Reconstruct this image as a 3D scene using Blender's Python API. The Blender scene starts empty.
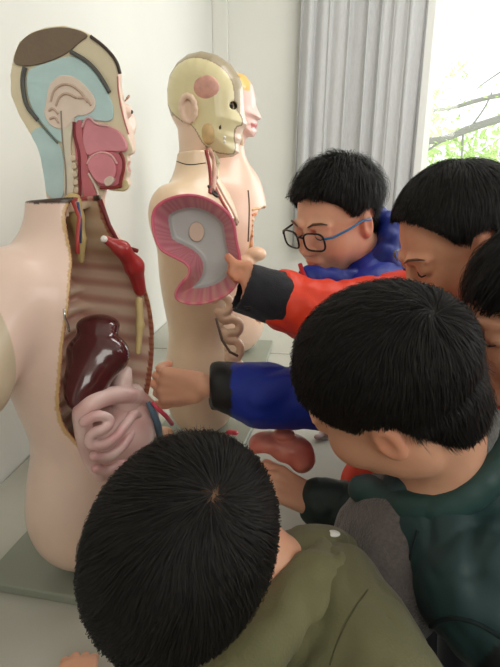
import bpy, math, random
import numpy as np
from mathutils import Vector, Matrix
random.seed(4); rng = np.random.default_rng(4)
C = bpy.context.scene.collection
F32 = np.float32

# ------------------------------------------------------------------ camera, world, lights, exposure
CAMZ, PITCH, YAW, FPX = 1.44, math.radians(17.5), math.radians(7.6), 520.0
TABLE = 0.75
cam_d = bpy.data.cameras.new('camera'); cam = bpy.data.objects.new('camera', cam_d); C.objects.link(cam)
cam_d.sensor_fit = 'VERTICAL'; cam_d.sensor_height = 36; cam_d.lens = 36 * FPX / 667.0
cam_d.clip_start = 0.02
cam.location = (0, 0, CAMZ)
cam.rotation_euler = (math.pi / 2 - PITCH, 0, YAW)
bpy.context.scene.camera = cam
vs = bpy.context.scene.view_settings
vs.view_transform = 'Standard'; vs.look = 'None'; vs.gamma = 1; vs.exposure = 0.0; vs.use_curve_mapping = False

def lin(r, g, b):
    return tuple((c / 255 / 12.92) if c / 255 <= .04045 else ((c / 255 + .055) / 1.055) ** 2.4 for c in (r, g, b))

w = bpy.data.worlds.new('world'); bpy.context.scene.world = w; w.use_nodes = True
w.node_tree.nodes['Background'].inputs[0].default_value = (0.93, 1.0, 0.97, 1)
w.node_tree.nodes['Background'].inputs[1].default_value = 1.9

def area(name, loc, target, sx, sy, power, col=(1, 1, 1)):
    l = bpy.data.lights.new(name, 'AREA'); l.shape = 'RECTANGLE'; l.size = sx; l.size_y = sy
    l.energy = power; l.color = col
    o = bpy.data.objects.new(name, l); C.objects.link(o); o.location = loc
    o.rotation_euler = (Vector(target) - Vector(loc)).to_track_quat('-Z', 'Y').to_euler()
    return o
area('window_daylight', (1.9, 3.35, 1.8), (-.3, .8, 1.0), 1.6, 1.5, 26, (.95, 1, .98))
area('side_window_daylight', (3.3, .9, 1.9), (-.5, .9, 1.1), 2.6, 1.6, 46, (1, .985, .95))
area('fill_light_front', (1.2, -1.6, 2.7), (.3, 3.2, 1.1), 1.6, 1.6, 36, (1, .97, .91))  # added fill from behind the camera, brightens the back wall
area('fill_light_back_wall', (.9, 1.7, 2.85), (.3, 3.5, 1.1), 1.4, .8, 34, (1, .98, .94))  # added fill, turned to light the back wall but not the heads

# camera frame, used to turn positions measured on the photograph into room coordinates
_fw = Vector((-math.sin(YAW) * math.cos(PITCH), math.cos(YAW) * math.cos(PITCH), -math.sin(PITCH)))
_rt = Vector((math.cos(YAW), math.sin(YAW), 0)); _up = _rt.cross(_fw)
CAM = Vector((0, 0, CAMZ))
def ray(px, py): return _fw + _rt * ((px - 250) / FPX) + _up * ((333.5 - py) / FPX)
def at(px, py, Z): return CAM + ray(px, py) * Z
def atz(px, py, z):
    r = ray(px, py); return CAM + r * ((z - CAMZ) / r.z)
def proj(p):
    v = Vector(p) - CAM; Z = v.dot(_fw)
    return (250 + FPX * v.dot(_rt) / Z, 333.5 - FPX * v.dot(_up) / Z, Z)

# ------------------------------------------------------------------ materials
def mat(name, rgb=None, rough=.6, vcol=False, bump=0, bscale=60, var=0, vscale=8, spec=.4, coat=0, metal=0, trans=0, alpha=1, sheen=0, sss=0, stretch=None):
    m = bpy.data.materials.new(name); m.use_nodes = True; nt = m.node_tree; b = nt.nodes['Principled BSDF']
    b.inputs['Roughness'].default_value = rough; b.inputs['Specular IOR Level'].default_value = spec
    b.inputs['Metallic'].default_value = metal; b.inputs['Coat Weight'].default_value = coat
    b.inputs['Transmission Weight'].default_value = trans; b.inputs['Sheen Weight'].default_value = sheen
    b.inputs['Alpha'].default_value = alpha
    if sss:
        b.inputs['Subsurface Weight'].default_value = sss; b.inputs['Subsurface Radius'].default_value = (.012, .005, .003); b.inputs['Subsurface Scale'].default_value = .5
    src = None
    if vcol:
        a = nt.nodes.new('ShaderNodeVertexColor'); a.layer_name = 'Col'; src = a.outputs[0]
    else:
        b.inputs['Base Color'].default_value = (*lin(*rgb), 1)
    tc = nt.nodes.new('ShaderNodeTexCoord')
    co = tc.outputs['Object']
    if stretch:
        mp = nt.nodes.new('ShaderNodeMapping'); mp.inputs['Scale'].default_value = stretch
        nt.links.new(co, mp.inputs[0]); co = mp.outputs[0]
    if var:
        n = nt.nodes.new('ShaderNodeTexNoise'); n.inputs['Scale'].default_value = vscale; n.inputs['Detail'].default_value = 5
        nt.links.new(co, n.inputs['Vector'])
        mr = nt.nodes.new('ShaderNodeMapRange'); mr.inputs[1].default_value = .3; mr.inputs[2].default_value = .7
        mr.inputs[3].default_value = 1 - var; mr.inputs[4].default_value = 1 + var
        nt.links.new(n.outputs[0], mr.inputs[0])
        mx = nt.nodes.new('ShaderNodeMix'); mx.data_type = 'RGBA'; mx.blend_type = 'MULTIPLY'; mx.inputs[0].default_value = 1
        if src: nt.links.new(src, mx.inputs[6])
        else: mx.inputs[6].default_value = (*lin(*rgb), 1)
        nt.links.new(mr.outputs[0], mx.inputs[7]); src = mx.outputs[2]
    if src: nt.links.new(src, b.inputs['Base Color'])
    if bump:
        n2 = nt.nodes.new('ShaderNodeTexNoise'); n2.inputs['Scale'].default_value = bscale; n2.inputs['Detail'].default_value = 4
        nt.links.new(co, n2.inputs['Vector'])
        bp = nt.nodes.new('ShaderNodeBump'); bp.inputs['Strength'].default_value = bump; bp.inputs['Distance'].default_value = .003
        nt.links.new(n2.outputs[0], bp.inputs['Height']); nt.links.new(bp.outputs[0], b.inputs['Normal'])
    return m

M_wall = mat('wall_paint', (214, 213, 206), .85, var=.02, vscale=2, bump=.1, bscale=120)
M_floor = mat('floor_tile', (150, 148, 142), .35, var=.06)
M_ceil = mat('ceiling_paint', (225, 225, 220), .9)
M_table = mat('laminate_tabletop', (178, 176, 164), .28, var=.03, vscale=5, spec=.5)
M_tleg = mat('table_steel', (120, 120, 118), .4, metal=.7)
M_plate = mat('grey_green_base_board', (138, 142, 128), .4, var=.04)
M_curt = mat('grey_curtain_cloth', (184, 184, 184), .85, bump=.3, bscale=500, sheen=.2, stretch=(6, 6, 1), var=.05, vscale=30)
M_frame = mat('white_window_frame', (225, 226, 222), .4)
M_skin = mat('skin', vcol=True, rough=.5, sss=.25, var=.05, vscale=25, spec=.35)
M_hair = mat('black_hair', (24, 21, 19), .62, spec=.22, var=.4, vscale=120)
M_scalp = mat('hair_cap', vcol=True, rough=.6, spec=.3, var=.3, vscale=150)
M_plast = mat('painted_plastic', vcol=True, rough=.34, spec=.5, var=.04, vscale=14, coat=.15)
M_vc = mat('coloured_cloth', vcol=True, rough=.75, sheen=.15, bump=.3, bscale=350, var=.07, vscale=18)
M_puff = mat('puffy_nylon', vcol=True, rough=.5, bump=.15, bscale=90, var=.05)
M_fleece = mat('charcoal_fleece', vcol=True, rough=.95, bump=.8, bscale=300, sheen=.5, var=.18, vscale=220)

def vmat(name, rgb, rough=.4, **k): return mat(name, rgb, rough, **k)

# ------------------------------------------------------------------ object helpers
def empty(name, loc):
    o = bpy.data.objects.new(name, None); C.objects.link(o); o.location = loc; o.empty_display_size = .05
    return o
def tag(o, label, cat, group=None, kind=None):
    o['label'] = label; o['category'] = cat
    if group: o['group'] = group
    if kind: o['kind'] = kind
    return o
def origin_of(o):
    v = Vector((0, 0, 0))
    while o is not None: v += o.location; o = o.parent
    return v
def mesh_obj(name, V, faces, m, parent=None, col=None, smooth=True, label=None):
    """vertices in room coordinates"""
    V = np.asarray(V, dtype=np.float64)
    if parent is not None:
        org = np.array(origin_of(parent)); loc = (0, 0, 0)
        if False: pass
    else:
        org = np.array([V[:, 0].mean(), V[:, 1].mean(), V[:, 2].min()]); loc = tuple(org)
    me = bpy.data.meshes.new(name)
    Vl = V - org
    if isinstance(faces, np.ndarray):
        k = faces.shape[1]; n = len(faces)
        me.vertices.add(len(Vl)); me.vertices.foreach_set('co', Vl.astype(F32).ravel())
        me.loops.add(n * k); me.loops.foreach_set('vertex_index', faces.astype(np.int32).ravel())
        me.polygons.add(n); me.polygons.foreach_set('loop_start', np.arange(0, n * k, k, dtype=np.int32))
        try: me.polygons.foreach_set('loop_total', np.full(n, k, dtype=np.int32))
        except Exception: pass
        me.update(calc_edges=True); me.validate()
    else:
        me.from_pydata([tuple(v) for v in Vl], [], faces); me.update()
    me.polygons.foreach_set('use_smooth', np.full(len(me.polygons), smooth))
    if col is not None:
        a = me.color_attributes.new('Col', 'FLOAT_COLOR', 'POINT')
        c4 = np.ones((len(V), 4), dtype=F32); c4[:, :3] = col; a.data.foreach_set('color', c4.ravel())
    o = bpy.data.objects.new(name, me); C.objects.link(o); o.location = loc
    me.materials.append(m)
    if parent is not None: o.parent = parent
    if label: o['label'] = label
    return o

def box_geo(c, s, R=None):
    V = np.array([[x, y, z] for x in (-.5, .5) for y in (-.5, .5) for z in (-.5, .5)]) * np.array(s)
    if R is not None: V = V @ np.array(R).T
    V = V + np.array(c)
    Fc = [(0, 1, 3, 2), (4, 6, 7, 5), (0, 4, 5, 1), (2, 3, 7, 6), (0, 2, 6, 4), (1, 5, 7, 3)]
    return V, Fc
def merge(geos):
    Vs, Fs, n = [], [], 0
    for V, Fc in geos:
        Vs.append(np.asarray(V)); Fs += [tuple(i + n for i in f) for f in Fc]; n += len(V)
    return np.concatenate(Vs), Fs
def box(name, c, s, m, parent=None, bevel=.0, R=None, label=None):
    V, Fc = box_geo(c, s, R)
    o = mesh_obj(name, V, Fc, m, parent, smooth=False, label=label)
    if bevel:
        b = o.modifiers.new('bevel', 'BEVEL'); b.width = bevel; b.segments = 3
    return o
def tube_geo(pts, r, n=8, closed=False):
    pts = [Vector(p) for p in pts]; V = []; Fc = []; N = len(pts)
    rr = r if isinstance(r, (list, tuple)) else [r] * N
    nrm = None
    for i, p in enumerate(pts):
        if closed: t = (pts[(i + 1) % N] - pts[i - 1])
        else: t = pts[min(i + 1, N - 1)] - pts[max(i - 1, 0)]
        t.normalize()
        if nrm is None: nrm = t.orthogonal().normalized()
        nrm = (nrm - t * nrm.dot(t)).normalized(); b = t.cross(nrm)
        for j in range(n):
            a = 2 * math.pi * j / n; V.append(p + (nrm * math.cos(a) + b * math.sin(a)) * rr[i])
    for i in range(N if closed else N - 1):
        i2 = (i + 1) % N
        for j in range(n):
            j2 = (j + 1) % n; Fc.append((i * n + j, i * n + j2, i2 * n + j2, i2 * n + j))
    if not closed: Fc.append(tuple(range(n - 1, -1, -1))); Fc.append(tuple((N - 1) * n + j for j in range(n)))
    return np.array([tuple(v) for v in V]), Fc
def tube(name, pts, r, m, parent=None, n=8, closed=False, label=None):
    V, Fc = tube_geo(pts, r, n, closed); return mesh_obj(name, V, Fc, m, parent, label=label)

# ------------------------------------------------------------------ distance-field sculpting
def ip(P): return P[..., 0], P[..., 1], P[..., 2]
def wob(P, s, seed=0.):
    x, y, z = ip(P); x = x * s + seed; y = y * s + seed * 1.7; z = z * s - seed
    return (np.sin(x + 1.7 * np.sin(y * .9)) * np.cos(y * 1.1 + 1.3 * np.sin(z * 1.2)) + .6 * np.sin(z * 1.7 + 1.2 * np.sin(x * 1.3)) * np.cos(x * 1.9 - y)) * .6
def smin(a, b, k):
    if k <= 0: return np.minimum(a, b)
    h = np.clip(.5 + .5 * (b - a) / k, 0, 1); return b + (a - b) * h - k * h * (1 - h)
def smax(a, b, k): return -smin(-a, -b, k)
def d_cap(P, a, b, ra, rb):
    a = np.array(a, dtype=F32); b = np.array(b, dtype=F32); ba = b - a
    pa = P - a; t = np.clip((pa @ ba) / max(float(ba @ ba), 1e-9), 0, 1)
    q = pa - t[..., None] * ba
    return np.sqrt((q * q).sum(-1)) - (ra + (rb - ra) * t)
def d_ell(P, c, r, R=None):
    q = P - np.array(c, dtype=F32)
    if R is not None: q = q @ np.array(R, dtype=F32)      # columns of R = local axes
    r = np.array(r, dtype=F32); k0 = np.sqrt(((q / r) ** 2).sum(-1)); k1 = np.sqrt(((q / (r * r)) ** 2).sum(-1)) + 1e-6
    return k0 * (k0 - 1) / k1
def d_box(P, c, s, R=None, rd=0.):
    q = P - np.array(c, dtype=F32)
    if R is not None: q = q @ np.array(R, dtype=F32)
    q = np.abs(q) - (np.array(s, dtype=F32) - rd)
    return np.sqrt((np.maximum(q, 0) ** 2).sum(-1)) + np.minimum(q.max(-1), 0) - rd
class Body:
    """ordered list of blended shapes"""
    def __init__(s): s.p = []; s.extra = None
    def cap(s, a, b, ra, rb=None, k=.012, op='+'):
        s.p.append((op, k, lambda P, a=tuple(a), b=tuple(b), ra=ra, rb=(ra if rb is None else rb): d_cap(P, a, b, ra, rb))); return s
    def ell(s, c, r, R=None, k=.012, op='+'):
        s.p.append((op, k, lambda P, c=tuple(c), r=r, R=R: d_ell(P, c, r, R))); return s
    def box(s, c, h, R=None, rd=.004, k=.004, op='+'):
        s.p.append((op, k, lambda P, c=tuple(c), h=h, R=R, rd=rd: d_box(P, c, h, R, rd))); return s
    def plane(s, p, n, k=.002):                            # keeps the side the normal points away from
        n = Vector(n).normalized(); p = tuple(p)
        s.p.append(('&', k, lambda P, n=np.array(n, dtype=F32), p=np.array(p, dtype=F32): (P - p) @ n)); return s
    def chain(s, pts, rs, k=.004):
        for i in range(len(pts) - 1): s.cap(pts[i], pts[i + 1], rs[i] if hasattr(rs, '__len__') else rs, rs[i + 1] if hasattr(rs, '__len__') else rs, k)
        return s
    def __call__(s, P, use=None):
        d = None
        for i, (op, k, f) in enumerate(s.p):
            if use is not None and not use[i]: continue
            v = f(P)
            if d is None: d = v if op == '+' else np.full(P.shape[:-1], 9., dtype=F32); 
            elif op == '+': d = smin(d, v, k)
            elif op == '-': d = smax(d, -v, k)
            else: d = smax(d, v, k)
        if d is None: d = np.full(P.shape[:-1], 9., dtype=F32)
        if s.extra is not None: d = s.extra(P, d)
        return d
def nets(f, lo, hi, h):
    lo = np.array(lo, dtype=np.float64); hi = np.array(hi, dtype=np.float64); B = 12
    nb = np.maximum(1, np.ceil((hi - lo) / (h * B)).astype(int)); n = nb * B + 1
    G = np.ones(n, dtype=F32)
    bc = np.stack(np.meshgrid(*[lo[i] + (np.arange(nb[i]) + .5) * B * h for i in range(3)], indexing='ij'), -1).reshape(-1, 3).astype(F32)
    Rb = B * h * .5 * math.sqrt(3)
    isb = isinstance(f, Body)
    if isb:
        DC = np.stack([g(bc) for (_, _, g) in f.p]); dc = f(bc)
        ops = [o for (o, _, _) in f.p]; ks = np.array([k for (_, k, _) in f.p])
        plus = np.array([o == '+' for o in ops])
        best = np.where(plus[:, None], DC, 9).min(0)
        thr = 2.3 * Rb + ks[:, None] + .01
        USE = np.where(plus[:, None], DC < best + thr, np.abs(DC) < thr)
        for i, o in enumerate(ops):
            if o == '&': USE[i] = DC[i] > -thr[i]
            if o == '-': USE[i] = DC[i] < thr[i]
    else: dc = f(bc)
    act = np.abs(dc) < Rb * 1.7 + .012
    loc = np.arange(B + 1) * h
    T = np.stack(np.meshgrid(loc, loc, loc, indexing='ij'), -1).astype(F32)
    idx = np.stack(np.unravel_index(np.arange(len(bc)), nb), -1)
    for j in range(len(bc)):
        i0 = idx[j] * B
        if not act[j]:
            if dc[j] < 0: G[i0[0]:i0[0] + B + 1, i0[1]:i0[1] + B + 1, i0[2]:i0[2] + B + 1] = -1
    for j in np.nonzero(act)[0]:
        i0 = idx[j] * B; P = T + (lo + i0 * h).astype(F32)
        v = f(P, USE[:, j]) if isb else f(P)
        G[i0[0]:i0[0] + B + 1, i0[1]:i0[1] + B + 1, i0[2]:i0[2] + B + 1] = v
    G[0] = G[-1] = 1; G[:, 0] = G[:, -1] = 1; G[:, :, 0] = G[:, :, -1] = 1
    S = G < 0
    c = [S[a:n[0] - 1 + a, b:n[1] - 1 + b, d:n[2] - 1 + d] for a in (0, 1) for b in (0, 1) for d in (0, 1)]
    anyc = np.logical_or.reduce(c); allc = np.logical_and.reduce(c); cell = anyc & ~allc
    ci = np.argwhere(cell); vid = np.full(cell.shape, -1, dtype=np.int64); vid[cell] = np.arange(len(ci))
    acc = np.zeros((len(ci), 3)); cnt = np.zeros(len(ci))
    corners = [(a, b, d) for a in (0, 1) for b in (0, 1) for d in (0, 1)]
    for p in corners:
        for ax in range(3):
            if p[ax]: continue
            q = list(p); q[ax] = 1
            v0 = G[ci[:, 0] + p[0], ci[:, 1] + p[1], ci[:, 2] + p[2]]; v1 = G[ci[:, 0] + q[0], ci[:, 1] + q[1], ci[:, 2] + q[2]]
            m = (v0 < 0) != (v1 < 0); t = np.where(m, v0 / np.where(m, v0 - v1, 1), 0)
            pt = np.array(p, float)[None].repeat(len(ci), 0); pt[:, ax] += t
            acc[m] += pt[m]; cnt[m] += 1
    V = lo + (ci + acc / cnt[:, None]) * h
    Q = []
    for ax in range(3):
        u, w_ = (ax + 1) % 3, (ax + 2) % 3
        s0 = [slice(None)] * 3; s1 = [slice(None)] * 3; s0[ax] = slice(0, -1); s1[ax] = slice(1, None)
        A, Bv = S[tuple(s0)], S[tuple(s1)]
        e = np.argwhere(A != Bv)
        e = e[(e[:, u] > 0) & (e[:, w_] > 0) & (e[:, u] < n[u] - 1) & (e[:, w_] < n[w_] - 1)]
        if not len(e): continue
        def cellid(du, dw):
            k = e.copy(); k[:, u] -= du; k[:, w_] -= dw; return vid[k[:, 0], k[:, 1], k[:, 2]]
        q = np.stack([cellid(1, 1), cellid(0, 1), cellid(0, 0), cellid(1, 0)], 1)
        flip = ~A[e[:, 0], e[:, 1], e[:, 2]]; q[flip] = q[flip][:, ::-1]
        Q.append(q)
    return V, np.concatenate(Q)
def relax(V, Q, it=1, lam=.5):
    for _ in range(it):
        A = np.zeros_like(V); c = np.zeros(len(V))
        for i in range(4):
            a, b = Q[:, i], Q[:, (i + 1) % 4]
            np.add.at(A, a, V[b]); np.add.at(A, b, V[a]); np.add.at(c, a, 1); np.add.at(c, b, 1)
        V = V + lam * (A / np.maximum(c, 1)[:, None] - V)
    return V
def sculpt(name, f, lo, hi, h, m, parent=None, col=(1, 1, 1), label=None, rel=1, T=None):
    """T: (origin, 3x3 with local axes in columns) when the field is written in local coordinates"""
    V, Q = nets(f, lo, hi, h); V = relax(V, Q, rel)
    cc = col(V) if callable(col) else np.tile(np.array(col, dtype=F32), (len(V), 1))
    if T is not None: V = V @ np.array(T[1]).T + np.array(T[0])
    return mesh_obj(name, V, Q, m, parent, col=cc, label=label)
def poly_d(poly, X, Z):
    """signed distance to a polygon, negative inside"""
    p = np.array(poly, dtype=np.float64); d = np.full(X.shape, 1e9); s = np.ones(X.shape)
    for i in range(len(p)):
        a, b = p[i], p[i - 1]; e = b - a; wx, wz = X - a[0], Z - a[1]
        t = np.clip((wx * e[0] + wz * e[1]) / max(e @ e, 1e-12), 0, 1)
        d = np.minimum(d, (wx - e[0] * t) ** 2 + (wz - e[1] * t) ** 2)
        c1 = Z >= a[1]; c2 = Z < b[1]; c3 = e[0] * wz > e[1] * wx
        f = (c1 & c2 & c3) | (~c1 & ~c2 & ~c3); s = np.where(f, -s, s)
    return (s * np.sqrt(d)).astype(F32)
def smooth_poly(pts, it=2, closed=True):
    p = [tuple(a) for a in pts]
    for _ in range(it):
        q = []; N = len(p)
        for i in range(N if closed else N - 1):
            a, b = p[i], p[(i + 1) % N]
            q.append(tuple(.75 * a[j] + .25 * b[j] for j in range(len(a)))); q.append(tuple(.25 * a[j] + .75 * b[j] for j in range(len(a))))
        if not closed: q = [p[0]] + q + [p[-1]]
        p = q
    return p
class PolyField:
    """cached 2-D distance field of a polygon"""
    def __init__(s, poly, h=.0012, pad=.05):
        p = np.array(poly); s.lo = p.min(0) - pad; s.h = h; n = np.ceil((p.max(0) + pad - s.lo) / h).astype(int) + 2
        X, Z = np.meshgrid(s.lo[0] + np.arange(n[0]) * h, s.lo[1] + np.arange(n[1]) * h, indexing='ij')
        s.g = poly_d(poly, X, Z); s.n = n
    def __call__(s, x, z):
        u = np.clip((x - s.lo[0]) / s.h, 0, s.n[0] - 1.001); v = np.clip((z - s.lo[1]) / s.h, 0, s.n[1] - 1.001)
        i = u.astype(int); j = v.astype(int); a = u - i; b = v - j; g = s.g
        return (g[i, j] * (1 - a) * (1 - b) + g[i + 1, j] * a * (1 - b) + g[i, j + 1] * (1 - a) * b + g[i + 1, j + 1] * a * b).astype(F32)
def prism(name, poly, y0, y1, m, parent, T, h_bevel=.0015, label=None):
    """flat relief piece: polygon in local x,z, thickness y0..y1"""
    p = list(poly); ar = sum(p[i - 1][0] * p[i][1] - p[i][0] * p[i - 1][1] for i in range(len(p)))
    if ar < 0: p = p[::-1]
    n = len(p); V = [(a, y0, b) for a, b in p] + [(a, y1, b) for a, b in p]
    Fc = [tuple(range(n)), tuple(range(2 * n - 1, n - 1, -1))] + [((i + 1) % n, i, n + i, n + (i + 1) % n) for i in range(n)]
    V = np.array(V) @ np.array(T[1]).T + np.array(T[0])
    o = mesh_obj(name, V, Fc, m, parent, smooth=False, label=label)
    if h_bevel:
        b = o.modifiers.new('bevel', 'BEVEL'); b.width = h_bevel; b.segments = 2; b.limit_method = 'ANGLE'
    return o
def rotz(a):
    c, s = math.cos(a), math.sin(a); return np.array([[c, -s, 0], [s, c, 0], [0, 0, 1]])
def frame(fwd, up=(0, 0, 1)):
    f = Vector(fwd).normalized(); l = Vector(up).cross(f).normalized(); u = f.cross(l)
    return np.array([[f.x, l.x, u.x], [f.y, l.y, u.y], [f.z, l.z, u.z]])

# ------------------------------------------------------------------ the room
WX, WY = -.71, 3.6
def struct(o, label=None):
    o['kind'] = 'structure'; return o
struct(box('floor', (1.6, .3, -.05), (5.0, 7.0, .1), M_floor))
struct(box('ceiling', (1.6, .3, 3.05), (5.0, 7.0, .1), M_ceil))
struct(box('wall_left', (WX - .05, .3, 1.5), (.1, 7.0, 3.0), M_wall))
struct(box('wall_right', (4.05, .3, 1.5), (.1, 7.0, 3.0), M_wall))
struct(box('wall_front', (1.65, -3.15, 1.5), (4.7, .1, 3.0), M_wall))
wx0, wx1, wz0, wz1 = .62, 2.5, .98, 2.72
V, Fc = merge([box_geo(((WX + wx0) / 2, WY + .08, 1.5), (wx0 - WX, .16, 3)), box_geo(((wx1 + 4) / 2, WY + .08, 1.5), (4 - wx1, .16, 3)),
               box_geo(((wx0 + wx1) / 2, WY + .08, wz0 / 2), (wx1 - wx0, .16, wz0)), box_geo(((wx0 + wx1) / 2, WY + .08, (wz1 + 3) / 2), (wx1 - wx0, .16, 3 - wz1))])
struct(mesh_obj('wall_back', V, Fc, M_wall, smooth=False))
cx0 = at(226, 30, 3.6).x
struct(box('trim_1', ((WX + cx0 + .09) / 2, WY - .022, 1.5 + TABLE / 2), (cx0 + .09 - WX, .044, 3.0 - TABLE), M_wall, bevel=.006))
struct(box('baseboard_back', (2.1, WY - .008, .05), (3.6, .016, .1), M_frame))
# window frame and pane
V, Fc = merge([box_geo(((wx0 + wx1) / 2, WY + .1, wz0 + .025), (wx1 - wx0, .05, .05)), box_geo(((wx0 + wx1) / 2, WY + .1, wz1 - .025), (wx1 - wx0, .05, .05)),
               box_geo((wx0 + .025, WY + .1, (wz0 + wz1) / 2), (.05, .05, wz1 - wz0 - .1)), box_geo((wx1 - .025, WY + .1, (wz0 + wz1) / 2), (.05, .05, wz1 - wz0 - .1)),
               box_geo((2.05, WY + .1, (wz0 + wz1) / 2), (.05, .05, wz1 - wz0 - .1))])
win = struct(mesh_obj('window_1', V, Fc, M_frame, smooth=False))
M_glass = bpy.data.materials.new('window_glass'); M_glass.use_nodes = True; nt = M_glass.node_tree
for nd in list(nt.nodes): nt.nodes.remove(nd)
_o = nt.nodes.new('ShaderNodeOutputMaterial'); _t = nt.nodes.new('ShaderNodeBsdfTransparent'); _g = nt.nodes.new('ShaderNodeBsdfGlossy'); _m = nt.nodes.new('ShaderNodeMixShader')
_g.inputs['Roughness'].default_value = .03; _m.inputs[0].default_value = .05
nt.links.new(_t.outputs[0], _m.inputs[1]); nt.links.new(_g.outputs[0], _m.inputs[2]); nt.links.new(_m.outputs[0], _o.inputs[0])
box('pane', ((wx0 + wx1) / 2, WY + .1, (wz0 + wz1) / 2), (wx1 - wx0 - .1, .006, wz1 - wz0 - .1), M_glass, win)

# tables along the left wall
def make_table(y0, y1, label):
    t = empty('laboratory_table', ((WX + .13) / 2, (y0 + y1) / 2, 0)); tag(t, label, 'table', 'white tables along the wall')
    x0, x1 = WX + .004, .13
    box('tabletop', ((x0 + x1) / 2, (y0 + y1) / 2, TABLE - .015), (x1 - x0, y1 - y0, .03), M_table, t, bevel=.003)
    for x in (x0 + .05, x1 - .05):
        for y in (y0 + .06, y1 - .06):
            box('leg', (x, y, (TABLE - .03) / 2), (.04, .04, TABLE - .03), M_tleg, t)
    for y in (y0 + .06, y1 - .06): box('rail', ((x0 + x1) / 2, y, TABLE - .06), (x1 - x0 - .14, .025, .05), M_tleg, t)
    return t
ysplit = atz(200, 350, TABLE).y
make_table(-.15, ysplit - .003, 'near white laminate table with the large open torso model standing on it')
make_table(ysplit + .003, WY - .05, 'far white laminate table behind, running up to the back wall')

# curtain
def curtain():
    xl, xr = at(302, 60, 3.45).x, at(414, 60, 3.45).x
    n = 260; zt, zb = 2.9, at(300, 250, 3.4).z; nz = 14
    V = []
    for j in range(nz + 1):
        t = j / nz; z = zt + (zb - zt) * t
        for i in range(n + 1):
            u = i / n; x = xl + (xr - xl) * u - .03 * t * (1 - u)
            ph = 2 * math.pi * (u * 7.5 + .22 * math.sin(u * 9.1) + .05 * t * math.sin(u * 20))
            amp = .028 * (.55 + .45 * math.sin(u * 13 + 1)) * (.8 + .3 * t)
            y = WY - .10 + amp * math.sin(ph) + .008 * math.sin(ph * 2.3 + t * 2)
            V.append((x + .012 * math.cos(ph * 1.1 + .5), y, z))
    Fc = np.array([(j * (n + 1) + i, j * (n + 1) + i + 1, (j + 1) * (n + 1) + i + 1, (j + 1) * (n + 1) + i) for j in range(nz) for i in range(n)])
    o = mesh_obj('curtain', np.array(V), Fc, M_curt)
    s = o.modifiers.new('thickness', 'SOLIDIFY'); s.thickness = .003
    tag(o, 'grey pleated curtain hanging at the left side of the window', 'curtain')
    r = empty('curtain_rail', (1.3, WY - .1, 2.93))
    tag(r, 'curtain rail above the window carrying the grey curtain', 'curtain rail')
    tube('rail', [(xl - .1, WY - .1, 2.93), (wx1 + .2, WY - .1, 2.93)], .012, M_tleg, r)
    for x in (xl - .05, wx1 + .1): box('bracket', (x, WY - .05, 2.93), (.02, .1, .03), M_tleg, r)
curtain()

# outside: tree seen through the window
def tree():
    Yt = 6.4
    bark = mat('bark', (150, 148, 141), .9, bump=.5, bscale=40)
    leafm = mat('leaf_green', (180, 206, 128), .7, var=.25, vscale=1.2)
    def q(px, py, dy=0): return at(px, py, (Yt + dy) / ray(px, py).y)
    r = empty('tree', (3.4, Yt + .3, -3)); tag(r, 'pale leafy tree with thin bare branches outside the window', 'tree')
    tube('trunk', [(3.4, Yt + .3, -3), (3.42, Yt + .2, 0), (3.35, Yt + .1, 1.5), (3.3, Yt, 3.5), (3.2, Yt, 5)], [.16, .15, .12, .08, .04], bark, r, 12)
    E = (3.36, Yt + .1, 1.35); E2 = (3.33, Yt + .05, 2.1)
    def br(pts, r0, r1):
        P = smooth_poly([tuple(a) for a in pts], 2, False); n = len(P)
        tube('branch', P, [r0 + (r1 - r0) * i / (n - 1) for i in range(n)], bark, r, 8)
    br([E, q(520, 110), q(500, 119), q(470, 128), q(440, 141), q(412, 141), q(395, 138)], .05, .03)
    br([E2, q(520, 93), q(500, 95), q(478, 100), q(450, 109), q(432, 110), q(400, 122)], .032, .014)
    br([q(445, 139), q(425, 152), q(410, 166)], .016, .008)
    br([q(463, 134), q(462, 150), q(461, 175)], .014, .008)
    br([q(470, 128), q(485, 108), q(492, 92)], .012, .006)
    br([E2, q(520, 60), q(500, 72), q(480, 86)], .012, .006)
    # leaf clusters
    V = []; Fq = []
    cl = [(450, 12, 26, 14, 130), (485, 8, 24, 10, 110), (425, 48, 10, 14, 30), (420, 75, 8, 10, 25), (455, 72, 13, 10, 60), (433, 90, 14, 8, 60),
          (425, 110, 16, 12, 80), (438, 122, 24, 10, 80), (470, 155, 30, 16, 190), (430, 175, 26, 14, 170), (490, 165, 24, 18, 170), (415, 10, 12, 10, 40), (495, 135, 16, 10, 50), (465, 100, 40, 14, 40)]
    for (cx, cy, sx, sy, n) in cl:
        for _ in range(n):
            px = random.gauss(cx, sx * .55); py = random.gauss(cy, sy * .55); c = q(px, py, random.uniform(-.25, .5))
            a = Vector([random.gauss(0, 1) for _ in range(3)]).normalized(); b = a.orthogonal().normalized()
            L = random.uniform(.02, .05); W = L * .4; k = len(V)
            V += [c - a * L, c + b * W, c + a * L, c - b * W]; Fq.append((k, k + 1, k + 2, k + 3))
    for _ in range(900):      # looser foliage mass lower down and behind
        px = random.uniform(390, 560); py = random.uniform(130, 230); c = q(px, py, random.uniform(.8, 2.5))
        a = Vector([random.gauss(0, 1) for _ in range(3)]).normalized(); b = a.orthogonal().normalized()
        L = random.uniform(.04, .1); k = len(V)
        V += [c - a * L, c + b * L * .5, c + a * L, c - b * L * .5]; Fq.append((k, k + 1, k + 2, k + 3))
    mesh_obj('foliage', np.array([tuple(v) for v in V]), np.array(Fq), leafm, r, smooth=False)
tree()
sun = bpy.data.lights.new('sun', 'SUN'); sun.energy = 3.0; sun.angle = .05; so = bpy.data.objects.new('sun', sun); C.objects.link(so); so.rotation_euler = (math.radians(-38), 0, math.radians(10))

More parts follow.
